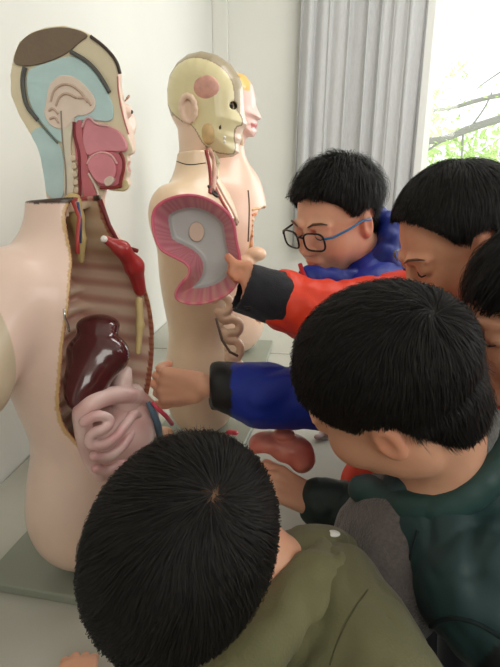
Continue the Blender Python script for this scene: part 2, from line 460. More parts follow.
# ------------------------------------------------------------------ anatomical torso models
L_ = lambda *c: np.array(lin(*c), dtype=F32)
SKINP = L_(232, 205, 186)
def mixc(a, b, t): return a * (1 - t[:, None]) + b * t[:, None]

HOLE_A = [(-.030, .60), (.022, .60), (.03, .515), (.055, .485), (.070, .43), (.074, .36), (.074, .22), (.068, .155), (.045, .125), (.005, .15), (-.035, .18), (-.080, .24), (-.118, .31), (-.116, .40), (-.085, .48), (-.055, .52)]

def torso_field(nr=1.0, arm=True):
    b = Body()
    b.ell((.0, 0, .115), (.10, .138, .125), k=.03)
    b.ell((.0, 0, .24), (.082, .105, .16), k=.05)
    b.ell((.004, 0, .385), (.10, .146, .155), k=.06)
    b.cap((-.015, -.115, .475), (-.015, .115, .475), .055, k=.05)
    b.cap((-.012, 0, .49), (-.008, 0, .63), .060 * nr, .052 * nr, k=.05)
    for s in ((-1,) if arm else ()): b.cap((-.015, s * .13, .465), (-.004, s * .215, .39), .052, .058, k=.03)
    b.plane((0, -.192, 0), (0, -1, -.12)); b.plane((0, .090, 0), (0, 1, .0), k=.03); b.plane((0, 0, .588), (-.08, 0, 1)); b.plane((0, 0, 0.001), (0, 0, -1), k=.02)
    return b

def torso(root, org, yaw, hole, scale=1., body_col=SKINP, h=.003, ribcol=(244, 218, 196), name='torso_body', zs=1., dotf=420, dotf0=1, nr=1., arm=True):
    base = torso_field(nr, arm); pf = PolyField(smooth_poly(hole, 2))
    R = rotz(yaw) @ np.diag([scale, scale, scale * zs]); T = (org, R)
    def f(P, use=None):
        x, y, z = ip(P); d = base(P)
        pd = pf(y, z)
        rib = .0045 * np.sin(2 * np.pi * (z - .35 * np.abs(y + .02)) / .031) * np.clip((z - .2) / .05, 0, 1)
        inner = d + .016 + rib
        cav = np.maximum(pd, smin(inner, .02 - x, .004))
        return smax(d, -cav, .003)
    def col(V):
        P = V.astype(F32); x, y, z = ip(P); d = base(P); pd = pf(y, z)
        c = np.tile(body_col, (len(V), 1)).astype(F32)
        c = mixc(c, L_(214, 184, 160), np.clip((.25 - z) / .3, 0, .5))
        inside = (d < -.004) & (pd < .0045)
        s = .5 + .5 * np.sin(2 * np.pi * (z - .35 * np.abs(y + .02)) / .031)
        ribc = mixc(np.tile(L_(212, 164, 146), (len(V), 1)), np.tile(L_(*ribcol), (len(V), 1)), np.clip(s * 1.3, 0, 1))
        ribc = mixc(ribc, np.tile(L_(182, 160, 120), (len(V), 1)), np.clip((z - .48) / .05, 0, .6))
        ribc = mixc(ribc, np.tile(L_(120, 62, 52), (len(V), 1)), np.clip((.2 - z) / .03, 0, 1))
        c[inside] = ribc[inside]
        rim = (np.abs(pd + .003) < .0055) & (x > -.05) & (d > -.0065)
        dots = np.sin(z * dotf) > .3
        c[rim] = np.where(dots[rim][:, None], L_(160, 84, 70), L_(176, 120, 92))
        rim2 = (pd > .0025) & (pd < .006) & (x > 0) & (d > -.004)
        c[rim2] = L_(206, 170, 118)
        top = (z > .582) & (d > -.02) & (dotf0 > 0)
        rr = np.hypot(x + .012, y)
        tc = np.where((np.sin(rr * 420) > 0)[:, None], L_(150, 70, 66), L_(196, 142, 128))
        c[top] = tc[top]; edge = top & (rr > .046); c[edge] = L_(70, 52, 40)
        stump = (np.abs(y) > .178) & (d > -.01) & (z < .5)
        c[stump] = L_(204, 186, 158)
        return c
    o = sculpt(name, f, (-.16, -.24, -.01), (.16, .24, .62), h, M_plast, root, col, T=T)
    return o, T, f, base

def inflate(root, name, poly, W, R_, T, h, col, half=None, extra=None, ymin=None, yl=None):
    pf = PolyField(poly)
    def f(P, use=None):
        x, y, z = ip(P); a = np.minimum(np.abs(y), W * .999) / W
        ins = R_ * (1 - np.sqrt(1 - a * a)); d = pf(x, z) + ins
        d = np.where(np.abs(y) > W, np.abs(y) - W + R_ * .9, d) * .75
        if extra is not None: d = extra(P, d)
        if half is not None: d = np.maximum(d, half - y)
        return d
    p = np.array(poly); y0 = (half - .006) if half is not None else -W - .03
    return sculpt(name, f, (p[:, 0].min() - .01, y0, p[:, 1].min() - .01), (p[:, 0].max() + .01, W + .03, p[:, 1].max() + .01), h, M_plast, root, col, T=T), f

def P_at(T, loc):   # local -> room
    return Vector(np.array(T[1]) @ np.array(loc) + np.array(T[0]))

from mathutils.bvhtree import BVHTree
def surf(objs, pix, lift=.001):
    tr = []
    for o in objs:
        off = origin_of(o); me = o.data; tr.append(BVHTree.FromPolygons([v.co + off for v in me.vertices], [p.vertices[:] for p in me.polygons]))
    out = []
    for px, py in pix:
        d = ray(px, py).normalized(); best = None
        for t in tr:
            h = t.ray_cast(CAM, d)
            if h[0] is not None and (best is None or h[3] < best[3]): best = h
        if best: out.append(best[0] + best[1] * lift)
    return out
def seam(name, objs, pts, r, m, parent, lift=.0):
    P = surf(objs, smooth_poly(pts, 2, False), lift)
    if len(P) > 2: tube(name, P, r, m, parent, 6)
# ---- model one: large half-sectioned torso on the left
PLATE = .018
A_org = atz(78, 548, TABLE + PLATE); A_org.y += .03
A_org = Vector((-.376, .762, TABLE + PLATE))
A_yaw = math.radians(-16)
rootA = empty('anatomical_torso_model', (A_org.x, A_org.y, TABLE)); tag(rootA, 'large anatomical torso model with sectioned head, open ribcage and dark liver, nearest on the left', 'anatomical model', 'anatomical torso models')
rp = rotz(A_yaw * .4)
box('base_board', (A_org.x + .0, A_org.y + .015, TABLE + PLATE / 2), (.34, .27, PLATE), M_plate, rootA, bevel=.004, R=rotz(math.radians(-4)))
bodyA, TA, fA, baseA = torso(rootA, A_org, A_yaw, HOLE_A, 1.0, L_(236, 206, 190), h=.0026, zs=1.075, dotf=700)
def onA(px, py, c=.07):
    n = Vector(TA[1][:, 0]).normalized(); p0 = P_at(TA, (c, 0, 0)); r = ray(px, py); return CAM + r * ((p0 - CAM).dot(n) / r.dot(n))

# sectioned head
HC = at(74, 117, .765)
k = FPX / .765 * 1.08
def cr(x, y):    # point of the head section measured on the photograph -> head coordinates
    px, py = x * .32, 10 + y * .32
    return ((px - 72) / k / .93, (112 - py) / k)
yawH = math.radians(0)
TH = (HC, rotz(yawH))
prof = [cr(*p) for p in [(100, 585), (100, 500), (93, 420), (70, 370), (40, 310), (22, 250), (26, 190), (45, 130), (70, 88), (110, 62), (160, 48), (220, 45), (270, 58), (310, 78), (345, 108), (370, 145), (380, 185),
                         (377, 215), (380, 240), (388, 300), (388, 330), (398, 380), (412, 425), (408, 438), (390, 443), (392, 462), (386, 478), (392, 497), (384, 515), (388, 540), (372, 562), (335, 560), (305, 552), (292, 590), (290, 630), (200, 612), (150, 600)]]
def headA_col(V):
    x, y, z = ip(V.astype(F32)); c = np.tile(L_(238, 208, 188), (len(V), 1)); c = c.astype(F32)
    hair = ((z > .045 + .25 * x) | (x < -.05 - (z - .0) * .3)) & (z > -.03) & (x < .085 - .1 * z) & (y > .002)
    hair &= ~((z < .075) & (x > .055))
    c[hair] = L_(104, 88, 74)
    c[y < .0015] = L_(236, 222, 190)
    lips = (np.abs(z - cr(0, 478)[1]) < .008) & (x > .075) & (y < .028) & (y > .0015); c[lips] = L_(196, 130, 120)
    return c
def headA_ex(P, d):
    for c, r, kk in [((.045, .060, -.005), (.028, .02, .03), .02), ((.0, .074, -.02), (.012, .012, .03), .004), ((.058, .033, -.03), (.018, .018, .02), .012)]:
        d = smin(d, d_ell(P, c, r), kk)
    d = smax(d, -d_ell(P, (.086, .032, .012), (.018, .016, .012)), .008)
    d = smin(d, d_ell(P, (.064, .031, .010), (.0145, .014, .0115)), .001)
    return d
headA, _ = inflate(rootA, 'sectioned_head', prof, .075, .075, TH, .0022, headA_col, half=0.0, extra=headA_ex)
def plate(name, pts, col, y0=-.003, y1=.0005, sm=2, rough=.4, lab=None, par=None, **kw):
    return prism(name, smooth_poly([cr(*p) for p in pts], sm), y0, y1, vmat(name + '_paint', col, rough, coat=.15, var=.06, vscale=30, **kw), par or headA, TH, label=lab)
sm = plate('hair_section', [(50, 135), (75, 90), (112, 66), (160, 54), (220, 50), (272, 62), (300, 78), (262, 98), (235, 122), (180, 145), (120, 160), (75, 162), (48, 155)], (128, 110, 92), rough=.8, bump=.4, bscale=200, lab='taupe brown hair patch on top of the section')
plate('brain_section', [(95, 168), (160, 152), (240, 130), (290, 160), (325, 210), (348, 255), (360, 300), (350, 338), (290, 330), (240, 330), (215, 360), (200, 400), (165, 400), (125, 345), (95, 310), (80, 250), (82, 200)], (196, 224, 224), lab='pale blue brain hemisphere')
plate('neck_section', [(72, 372), (98, 350), (125, 350), (165, 398), (178, 430), (176, 500), (168, 590), (104, 588), (104, 500), (97, 420)], (194, 220, 220), y0=-.0025, lab='pale blue nape')
plate('midbrain', [(150, 240), (165, 210), (200, 190), (240, 195), (272, 220), (305, 262), (300, 300), (262, 318), (235, 315), (215, 345), (190, 360), (150, 350), (128, 310), (142, 275)], (240, 220, 204), y0=-.0055, lab='cream midbrain with pink folds')
def line(name, pts, r, col, off=-.004, par=None):
    P = [P_at(TH, (cr(*p)[0], off, cr(*p)[1])) for p in smooth_poly(pts, 2, False)]
    return tube(name, P, r, vmat(name + '_paint', col, .5), par or headA, 6)
line('meninges', [(85, 165), (72, 200), (70, 250), (78, 290), (108, 328)], .0034, (92, 92, 88))
line('meninges', [(108, 328), (130, 360), (166, 402)], .0015, (110, 120, 112))
line('meninges', [(238, 124), (285, 150), (318, 185), (338, 220), (350, 246)], .0032, (92, 92, 88))
for q in ([(160, 270), (175, 232), (215, 215), (255, 235), (280, 275)], [(175, 285), (190, 255), (215, 245), (245, 262)], [(150, 300), (165, 290), (180, 310)], [(250, 262), (278, 262), (290, 285)], [(150, 325), (170, 318), (178, 338)]):
    line('brain_fold', q, .0018, (206, 178, 160), -.0062)
line('skull_edge', [(302, 80), (345, 112), (378, 152), (386, 190)], .0026, (70, 58, 50), -.001)
line('skull_edge', [(378, 198), (376, 250), (386, 320), (400, 375)], .0013, (196, 120, 110), -.001)
plate('brain_stem', [(180, 292), (200, 262), (226, 280), (236, 312), (216, 370), (206, 430), (212, 500), (200, 590), (166, 588), (178, 500), (180, 400)], (230, 220, 200), y0=-.005, lab='cream brain stem and spinal cord')
for i in range(6):
    yy = 440 + i * 27
    plate('vertebra', [(206, yy), (222, yy - 3), (224, yy + 19), (204, yy + 20)], (226, 205, 178), y0=-.006, sm=1)
line('spinal_line', [(190, 300), (184, 400), (186, 500), (176, 585)], .0012, (150, 140, 128), -.0055)
plate('throat', [(220, 372), (236, 328), (256, 330), (250, 380), (262, 440), (262, 500), (275, 545), (288, 600), (232, 600), (234, 520), (222, 460)], (206, 116, 124), y0=-.0045, lab='deep pink throat')
line('throat_edge', [(228, 335), (224, 380), (236, 430), (232, 480), (228, 540), (222, 590)], .0024, (128, 44, 50), -.0045)
nasal = plate('nasal_cavity', [(258, 352), (268, 325), (285, 322), (298, 345), (345, 350), (382, 372), (398, 420), (384, 432), (330, 428), (290, 432), (262, 448), (250, 400)], (224, 146, 156), y0=-.006, lab='pink nasal cavity')
line('nasal_edge', [(256, 352), (268, 326), (285, 322), (300, 344), (345, 350)], .0018, (226, 176, 176), -.007)
plate('oral_cavity', [(264, 440), (300, 428), (350, 430), (378, 440), (382, 480), (372, 530), (335, 548), (296, 546), (276, 520), (262, 480)], (214, 122, 134), y0=-.005)
plate('tongue', [(262, 470), (278, 445), (312, 432), (348, 445), (360, 480), (350, 520), (320, 540), (290, 530), (272, 505)], (228, 144, 154), y0=-.010, sm=3, lab='pink tongue')
line('tongue_edge', [(262, 470), (278, 445), (312, 430), (348, 440), (362, 470)], .0018, (232, 178, 176), -.009)
plate('tongue_root', [(312, 520), (340, 505), (352, 520), (338, 540), (318, 545)], (228, 205, 190), y0=-.011, sm=2)
line('mouth_edge', [(372, 432), (384, 455), (380, 490), (368, 520), (366, 545)], .0026, (140, 50, 48), -.006)
line('jaw_edge', [(296, 548), (335, 549), (366, 543)], .0022, (150, 54, 50), -.006)
plate('jaw_bone', [(372, 520), (388, 522), (392, 545), (376, 560), (340, 556), (360, 545)], (226, 210, 160), y0=-.003, sm=1)
line('larynx_edge', [(262, 500), (285, 545), (292, 590)], .002, (232, 214, 196), -.006)
# eye and brow of the remaining half of the face
eA = P_at(TH, (.0795, .031, .010))
def ball(name, c, r, m, parent, n=14, sq=(1, 1, 1), label=None, R=None):
    V = []; Fc = []
    for i in range(n + 1):
        th = math.pi * i / n
        for j in range(2 * n):
            ph = math.pi * j / n; V.append((r * sq[0] * math.sin(th) * math.cos(ph), r * sq[1] * math.sin(th) * math.sin(ph), r * sq[2] * math.cos(th)))
    for i in range(n):
        for j in range(2 * n):
            a = i * 2 * n + j; b = i * 2 * n + (j + 1) % (2 * n); Fc.append((a, b, b + 2 * n, a + 2 * n))
    V = np.array(V)
    if R is not None: V = V @ np.array(R).T
    return mesh_obj(name, V + np.array(c), np.array(Fc)[:, ::-1].copy(), m, parent, label=label)
M_tan = vmat('tan_paint', (176, 140, 116), .5)
M_brown = vmat('brown_paint', (92, 70, 56), .5); M_white = vmat('white_paint', (235, 232, 222), .3); M_dark = vmat('dark_paint', (35, 28, 26), .4)
ball('eye', P_at(TH, (.0665, .031, .010)), .0115, M_white, headA, sq=(1, 1, .6))
ball('pupil', P_at(TH, (.0765, .031, .009)), .0034, M_dark, headA, 8)
tube('eyebrow', [P_at(TH, p) for p in ((.0775, .014, .026), (.0765, .026, .030), (.071, .038, .030), (.062, .048, .026))], [.0012, .002, .0018, .001], M_tan, headA)

# organs of model one
def organA(name, f, lo, hi, h, col, label=None, par=None, m=None): return sculpt(name, f, lo, hi, h, m or M_plast, par or rootA, col, T=None, label=label)
def bb(pts, pad):
    a = np.array([tuple(p) for p in pts]); return a.min(0) - pad, a.max(0) + pad
# muscle on the far chest
b = Body()
mp = [onA(105, 239, .07), onA(122, 249, .085), onA(134, 266, .085), onA(140, 290, .078)]
b.chain(mp, [.006, .011, .014, .010], k=.01)
lo, hi = bb(mp, .035)
organA('chest_muscle', b, lo, hi, .0025, L_(172, 48, 48), 'red chest muscle on the far side')
b = Body(); mp = [onA(139, 300, .08), onA(140, 325, .08), onA(138, 352, .08)]; b.chain(mp, [.006, .0065, .005], k=.006); lo, hi = bb(mp, .03)
organA('rib_cartilage', b, lo, hi, .0025, L_(214, 190, 134), 'yellowish cut rib ends below the red muscle')
b = Body(); mp = [P_at(TA, q) for q in ((.008, 0, .583), (.008, .004, .56), (.010, .006, .53), (.012, .0, .50))]; b.chain(mp, [.013, .011, .008, .005], k=.006); lo, hi = bb(mp, .03)
organA('windpipe', b, lo, hi, .0025, L_(200, 176, 120), 'yellowish windpipe in the neck opening')
tube('neck_vessel', [P_at(TA, q) for q in ((.034, -.030, .585), (.046, -.034, .565), (.052, -.048, .54), (.056, -.055, .52))], .0028, vmat('vessel_red', (168, 60, 56)), rootA)
tube('neck_vessel', [P_at(TA, q) for q in ((.042, .020, .585), (.05, .026, .55), (.060, .036, .52), (.075, .06, .51))], .0035, vmat('vessel_dark', (120, 44, 44)), rootA)
tube('neck_vessel', [P_at(TA, q) for q in ((.034, -.020, .583), (.040, -.024, .56), (.040, -.03, .53))], .0022, vmat('vessel_blue', (70, 84, 120)), rootA)
ball('vessel_end', onA(104, 239, .085), .005, M_white, rootA, 8)
# liver
LVR = lambda px, py, Z: at(px, py, Z)
b = Body(); lc = onA(92, 366)
b.ell(onA(98, 354, .05), (.050, .035, .038), k=.02); b.ell(onA(88, 378, .05), (.034, .035, .036), k=.02); b.ell(onA(98, 326, .04), (.034, .03, .018), k=.012); b.ell(onA(82, 394, .05), (.022, .03, .026), k=.02)
lo, hi = bb([lc], .11)
liver = organA('liver', b, lo, hi, .0022, L_(84, 38, 40), 'glossy dark maroon liver', m=mat('liver_gloss', vcol=True, rough=.16, spec=.6, coat=.5, var=.1, vscale=25))
# back wall of the belly so that the organs rest on something
# hook
tube('metal_hook', [onA(64, 309), onA(65, 318), onA(68, 325), onA(69, 332)], .0018, vmat('hook_steel', (190, 190, 185), .2, metal=1), rootA)
# stomach knob and intestines
b = Body(); pts = [onA(124, 410), onA(121, 395), onA(123, 380), onA(127, 371)]; b.chain(pts, [.020, .016, .012, .008], k=.012); b.ell(onA(133, 395), (.02, .02, .02), k=.015); lo, hi = bb(pts, .05)
organA('stomach', b, lo, hi, .0022, L_(224, 196, 188), 'pale pink stomach beside the liver')
def guts(name, rows, Z, r, col, par, label, bulge=.03, c0=None, h=.0022, kk=.003, plc=at):
    b = Body(); allp = []
    for row in rows:
        P = [plc(p[0], p[1], Z - (p[2] if len(p) > 2 else 0)) for p in smooth_poly([q if len(q) > 2 else (q[0], q[1], 0) for q in row], 2, False)]
        b.chain(P, r, k=kk); allp += P
    if c0: b.ell(*c0, k=.004)
    lo, hi = bb(allp, r * 1.8 if not hasattr(r, '__len__') else .03)
    if c0: lo = np.minimum(lo, np.array(c0[0]) - np.array(c0[1])); hi = np.maximum(hi, np.array(c0[0]) + np.array(c0[1]))
    def c(V):
        n = wob(V.astype(F32), 55.); t = np.clip(.45 + .5 * n, 0, 1)
        return mixc(np.tile(L_(*col[0]), (len(V), 1)), np.tile(L_(*col[1]), (len(V), 1)), t)
    return sculpt(name, b, lo, hi, h, M_plast, par, c, label=label)
guts('large_intestine', [[(82, 412, 0), (92, 402, .012), (108, 396, .015), (124, 394, .02), (140, 398, .01), (150, 408, 0)], [(150, 408, 0), (152, 424, .0), (146, 436, .0)], [(100, 474, 0), (90, 455, -.005), (84, 435, -.005), (82, 415, 0)]],
     -.065, .0135, ((236, 208, 200), (216, 166, 162)), rootA, 'pale pink large intestine with pouches', c0=(onA(117, 436, .055), (.060, .08, .062)), plc=lambda x, y, c: onA(x, y, -c))
guts('small_intestine', [[(84, 422, .005), (98, 414, .022), (112, 420, .03), (104, 430, .03), (92, 432, .015), (88, 444, .01), (102, 446, .026), (116, 438, .034), (126, 424, .03), (134, 412, .02), (142, 420, .01), (132, 432, .025), (122, 448, .03), (108, 458, .025), (94, 456, .015)],
                        [(96, 468, .01), (108, 472, .018), (122, 462, .025), (134, 446, .022), (146, 432, .01)]],
     -.078, .0070, ((238, 210, 204), (214, 156, 156)), rootA, 'coiled pink small intestine', plc=lambda x, y, c: onA(x, y, -c))
b = Body(); pts = [onA(98, 466), onA(105, 458), onA(116, 456)]; b.chain(pts, [.008, .009, .007], k=.006); lo, hi = bb(pts, .02)
organA('appendix', b, lo, hi, .002, L_(176, 72, 70), 'deep red appendix')

tube('vein', [onA(148, 402, .09), onA(153, 412, .10), onA(158, 426, .10), onA(160, 438, .09)], [.004, .006, .007, .006], vmat('vein_blue', (96, 120, 140), .4), rootA, 8)
tube('artery', [onA(152, 402, .10), onA(158, 409, .11), onA(166, 416, .115), onA(172, 424, .11)], [.003, .0035, .004, .004], vmat('artery_pink', (214, 78, 100), .4), rootA, 8)
# ---- model two: skull and facial muscles, behind
B_org = Vector((at(205, 200, 1.3).x, 1.25, TABLE + PLATE))
rootB = empty('anatomical_torso_model', (B_org.x, B_org.y, TABLE)); tag(rootB, 'middle anatomical torso model with exposed cream skull and temple muscle, behind the held pink shell', 'anatomical model', 'anatomical torso models')
box('base_board', (B_org.x, B_org.y + .02, TABLE + PLATE / 2), (.25, .27, PLATE), M_plate, rootB, bevel=.004, R=rotz(math.radians(-5)))
HOLE_B = [(-.0, .46), (.05, .46), (.12, .42), (.13, .2), (.08, .10), (.0, .10), (-.035, .16), (-.045, .24), (-.045, .36), (-.03, .43)]
sB = .94
bodyB, TB, _, _ = torso(rootB, B_org, math.radians(-14), HOLE_B, sB, L_(232, 204, 172), h=.0036, zs=1.29, dotf=700, dotf0=0, nr=.78, arm=False)
ZB = proj(B_org + Vector((0, 0, .6)))[2]; kB = FPX / ZB
HCB = at(203, 108, ZB)
def crB(x, y):
    px, py = 140 + x * .32, 40 + y * .32
    return ((px - 203) / kB / .98, (108 - py) / kB)
profB = [crB(*p) for p in [(108, 420), (120, 330), (118, 275), (100, 240), (90, 205), (90, 160), (100, 120), (125, 85), (160, 62), (200, 55), (245, 66), (285, 92), (312, 130), (322, 165), (324, 200), (326, 230), (334, 262), (322, 275), (315, 292), (316, 305), (308, 320), (308, 345), (285, 358), (245, 362), (232, 400), (228, 430)]]
skp = PolyField(smooth_poly([crB(*p) for p in [(96, 215), (95, 160), (112, 115), (150, 88), (195, 80), (240, 92), (280, 118), (300, 150), (306, 190), (300, 215), (322, 240), (326, 265), (305, 272), (300, 300), (303, 340), (290, 352), (240, 345), (215, 325), (195, 285), (175, 262), (150, 260)]], 1))
def colB(V):
    x, y, z = ip(V.astype(F32)); c = np.tile(L_(230, 200, 176), (len(V), 1)).astype(F32)
    hair = (z > crB(0, 240)[1]) & (x < crB(318, 0)[0]); c[hair] = L_(164, 148, 118)
    sk = skp(x, z) < 0; sk &= y < .03
    c[sk] = L_(228, 216, 170)
    ln = (np.abs(skp(x, z)) < .0012) & (y < 0); c[ln] = L_(150, 126, 100)
    return c
def exB(P, d):
    sk = skp(ip(P)[0], ip(P)[2])
    d = smin(d, d_ell(P, (.045, -.045, -.028), (.03, .018, .012)), .012)     # cheek bone
    d = smax(d, -d_ell(P, (crB(288, 0)[0], -.034, crB(0, 214)[1]), (.016, .02, .014)), .004)
    d = smax(d, -d_ell(P, (crB(262, 0)[0], -.045, crB(0, 275)[1]), (.006, .02, .014)), .004)
    return d
headB, _ = inflate(rootB, 'skull_head', profB, .072, .07, (HCB, rotz(0)), .0026, colB, extra=exB)
THB = (HCB, rotz(0))
def onB(x, y, yy): a = crB(x, y); return (a[0], yy, a[1])
ball('temple_muscle', P_at(THB, onB(224, 168, -.0655)), 1, vmat('temple_pink', (212, 160, 144), .4, var=.12, vscale=70), headB, sq=(.032, .010, .028), label='pink temple muscle')
# ear as a rim with a hollow
b = Body(); ec = P_at(THB, onB(175, 225, -.076)); ept = [ec + Vector(((.017 * math.cos(a)), -.002 - .003 * math.sin(a), .027 * math.sin(a))) for a in [i * math.pi / 6 for i in range(-2, 10)]]
b.chain(ept, .0055, k=.004); b.ell(ec + Vector((0, .004, 0)), (.013, .006, .02), k=.005)
sculpt('ear', b, *bb(ept, .02), .002, M_plast, headB, L_(232, 202, 178))
ball('eye', P_at(THB, onB(286, 216, -.034)), .0115, M_white, headB); ball('pupil', P_at(THB, onB(290, 216, -.044)), .0052, M_dark, headB, 8)
tube('eye_socket_edge', [P_at(THB, onB(286 + 13 * math.cos(a), 215 + 15 * math.sin(a), -.046)) for a in [i * math.pi / 6 for i in range(12)]], .0022, M_brown, headB, 6, True)
ball('jaw_muscle', P_at(THB, onB(228, 285, -.060)), 1, vmat('jaw_muscle_tan', (208, 178, 128), .4, var=.15, vscale=60), headB, sq=(.022, .014, .03), label='tan jaw muscle')
for i in range(6):
    ball('tooth', P_at(THB, onB(274 + i * 6, 303 - i * .5, -.056 + i * .0072)), .0046, M_white, headB, 6)
    ball('tooth', P_at(THB, onB(274 + i * 6, 316 - i * .5, -.054 + i * .0072)), .0042, M_white, headB, 6)
# neck muscles and vessels
c4 = lambda pts: [(140 + x * .32, 40 + y * .32) for x, y in pts]
for pts, r, col in (([(206, 345), (218, 400), (222, 450), (218, 480)], .005, (150, 60, 56)), ([(214, 340), (228, 372), (232, 420), (226, 470)], .007, (196, 150, 130)), ([(226, 350), (244, 385), (236, 430)], .007, (214, 200, 160)),
                    ([(228, 450), (252, 500), (280, 545), (303, 610)], .005, (186, 90, 84)), ([(236, 440), (262, 490), (292, 540), (308, 590)], .004, (220, 180, 160)), ([(214, 455), (226, 480), (245, 492), (232, 470)], .0045, (60, 50, 46))):
    seam('neck_strand', [bodyB, headB], c4(pts), r, vmat('strand', col), rootB)
seam('neck_joint', [bodyB, headB], c4([(112, 378), (150, 392), (205, 384)]), .0012, M_dark, rootB)
guts('intestine', [[(214, 300), (220, 294), (228, 298), (232, 306), (226, 314), (218, 312)], [(218, 312), (224, 322), (233, 318), (241, 324), (238, 334), (230, 332), (224, 336)], [(222, 330), (228, 342), (237, 340), (242, 350), (236, 360), (228, 354)], [(228, 358), (234, 368), (240, 364)]],
     1.16, .0088, ((226, 196, 166), (206, 160, 132)), rootB, 'pale coiled intestine', h=.003)
tube('hanging_cord', [at(216, 318, 1.15), at(222, 340, 1.15), at(230, 352, 1.14), at(238, 356, 1.14)], .003, M_brown, rootB)
b = Body(); pp = [at(162, 262, 1.08), at(175, 268, 1.06), at(186, 258, 1.06)]; 
# ---- model three: flesh-coloured torso farthest back
C_org = Vector((at(237, 200, 1.93).x, 1.88, TABLE + PLATE)); sC = 1.07
rootC = empty('anatomical_torso_model', (C_org.x, C_org.y, TABLE)); tag(rootC, 'farthest anatomical torso model with pink face and orange scalp patch, behind the middle one', 'anatomical model', 'anatomical torso models')
box('base_board', (C_org.x, C_org.y + .02, TABLE + PLATE / 2), (.27, .27, PLATE), M_plate, rootC, bevel=.004)
bodyC, TC, _, _ = torso(rootC, C_org, math.radians(-30), [(.0, .42), (.055, .43), (.12, .41), (.13, .2), (.08, .10), (.0, .10), (-.03, .16), (-.04, .3), (-.03, .38)], sC, L_(226, 186, 164), h=.0045, ribcol=(216, 150, 104), zs=1.19, dotf=700, dotf0=0, nr=.8, arm=False)
ZC = proj(C_org + Vector((0, 0, .6)))[2]; kC = FPX / ZC
HCC = at(236, 108, ZC)
def crC(x, y):
    px, py = 140 + x * .32, 40 + y * .32
    return ((px - 236) / kC, (108 - py) / kC)
profC = [crC(*p) for p in [(245, 420), (240, 330), (215, 260), (212, 200), (222, 150), (250, 118), (290, 108), (330, 120), (352, 150), (362, 185), (362, 205), (380, 240), (376, 248), (364, 250), (368, 262), (362, 272), (366, 282), (356, 298), (335, 298), (322, 330), (322, 400)]]
def colC(V):
    x, y, z = ip(V.astype(F32)); c = np.tile(L_(230, 190, 180), (len(V), 1)).astype(F32)
    hair = (z > crC(0, 170)[1]) & (x < crC(348, 0)[0]); c[hair] = L_(222, 174, 96)
    h2 = (z > crC(0, 300)[1]) & (x < crC(310, 0)[0]); c[h2] = L_(214, 190, 132)
    lips = (np.abs(z - crC(0, 266)[1]) < .008) & (x > crC(352, 0)[0]); c[lips] = L_(196, 110, 104)
    return c
headC, _ = inflate(rootC, 'face_head', profC, .07, .065, (HCC, rotz(0)), .0035, colC)
THC = (HCC, rotz(0))
ball('eye', P_at(THC, (crC(352, 0)[0], -.03, crC(0, 215)[1])), .009, M_white, headC, 8)
for pts, r, col in (([(315, 285), (320, 320), (310, 350), (312, 375), (335, 395), (342, 402)], .009, (178, 140, 118)), ([(322, 290), (328, 318), (318, 345), (306, 370), (318, 390)], .006, (206, 180, 150)), ([(308, 300), (305, 340), (300, 380)], .005, (160, 110, 90))):
    tube('neck_strand', [P_at(THC, (crC(*p)[0], -.055, crC(*p)[1])) for p in smooth_poly(pts, 2, False)], r, vmat('strand', col), rootC)
for i in range(6):
    yy = 208 + i * 5.2
    seam('rib', [bodyC], [(252, yy + 2), (257, yy), (262, yy + 1), (266, yy + 3)], .005, vmat('rib_orange', (214, 132, 88) if i % 2 else (226, 176, 130)), rootC, -.001)
seam('breast_edge', [bodyC], c4([(338, 470), (342, 520), (340, 580), (338, 630)]), .003, M_brown, rootC)
b = Body(); b.ell(at(256, 254, ZC - .08), (.035, .03, .025), k=.01); b.ell(at(247, 262, ZC - .08), (.03, .03, .025), k=.01); lo, hi = bb([at(252, 258, ZC - .08)], .08)
sculpt('intestine', b, lo, hi, .003, M_plast, rootC, L_(224, 180, 150), label='pale orange belly organs')

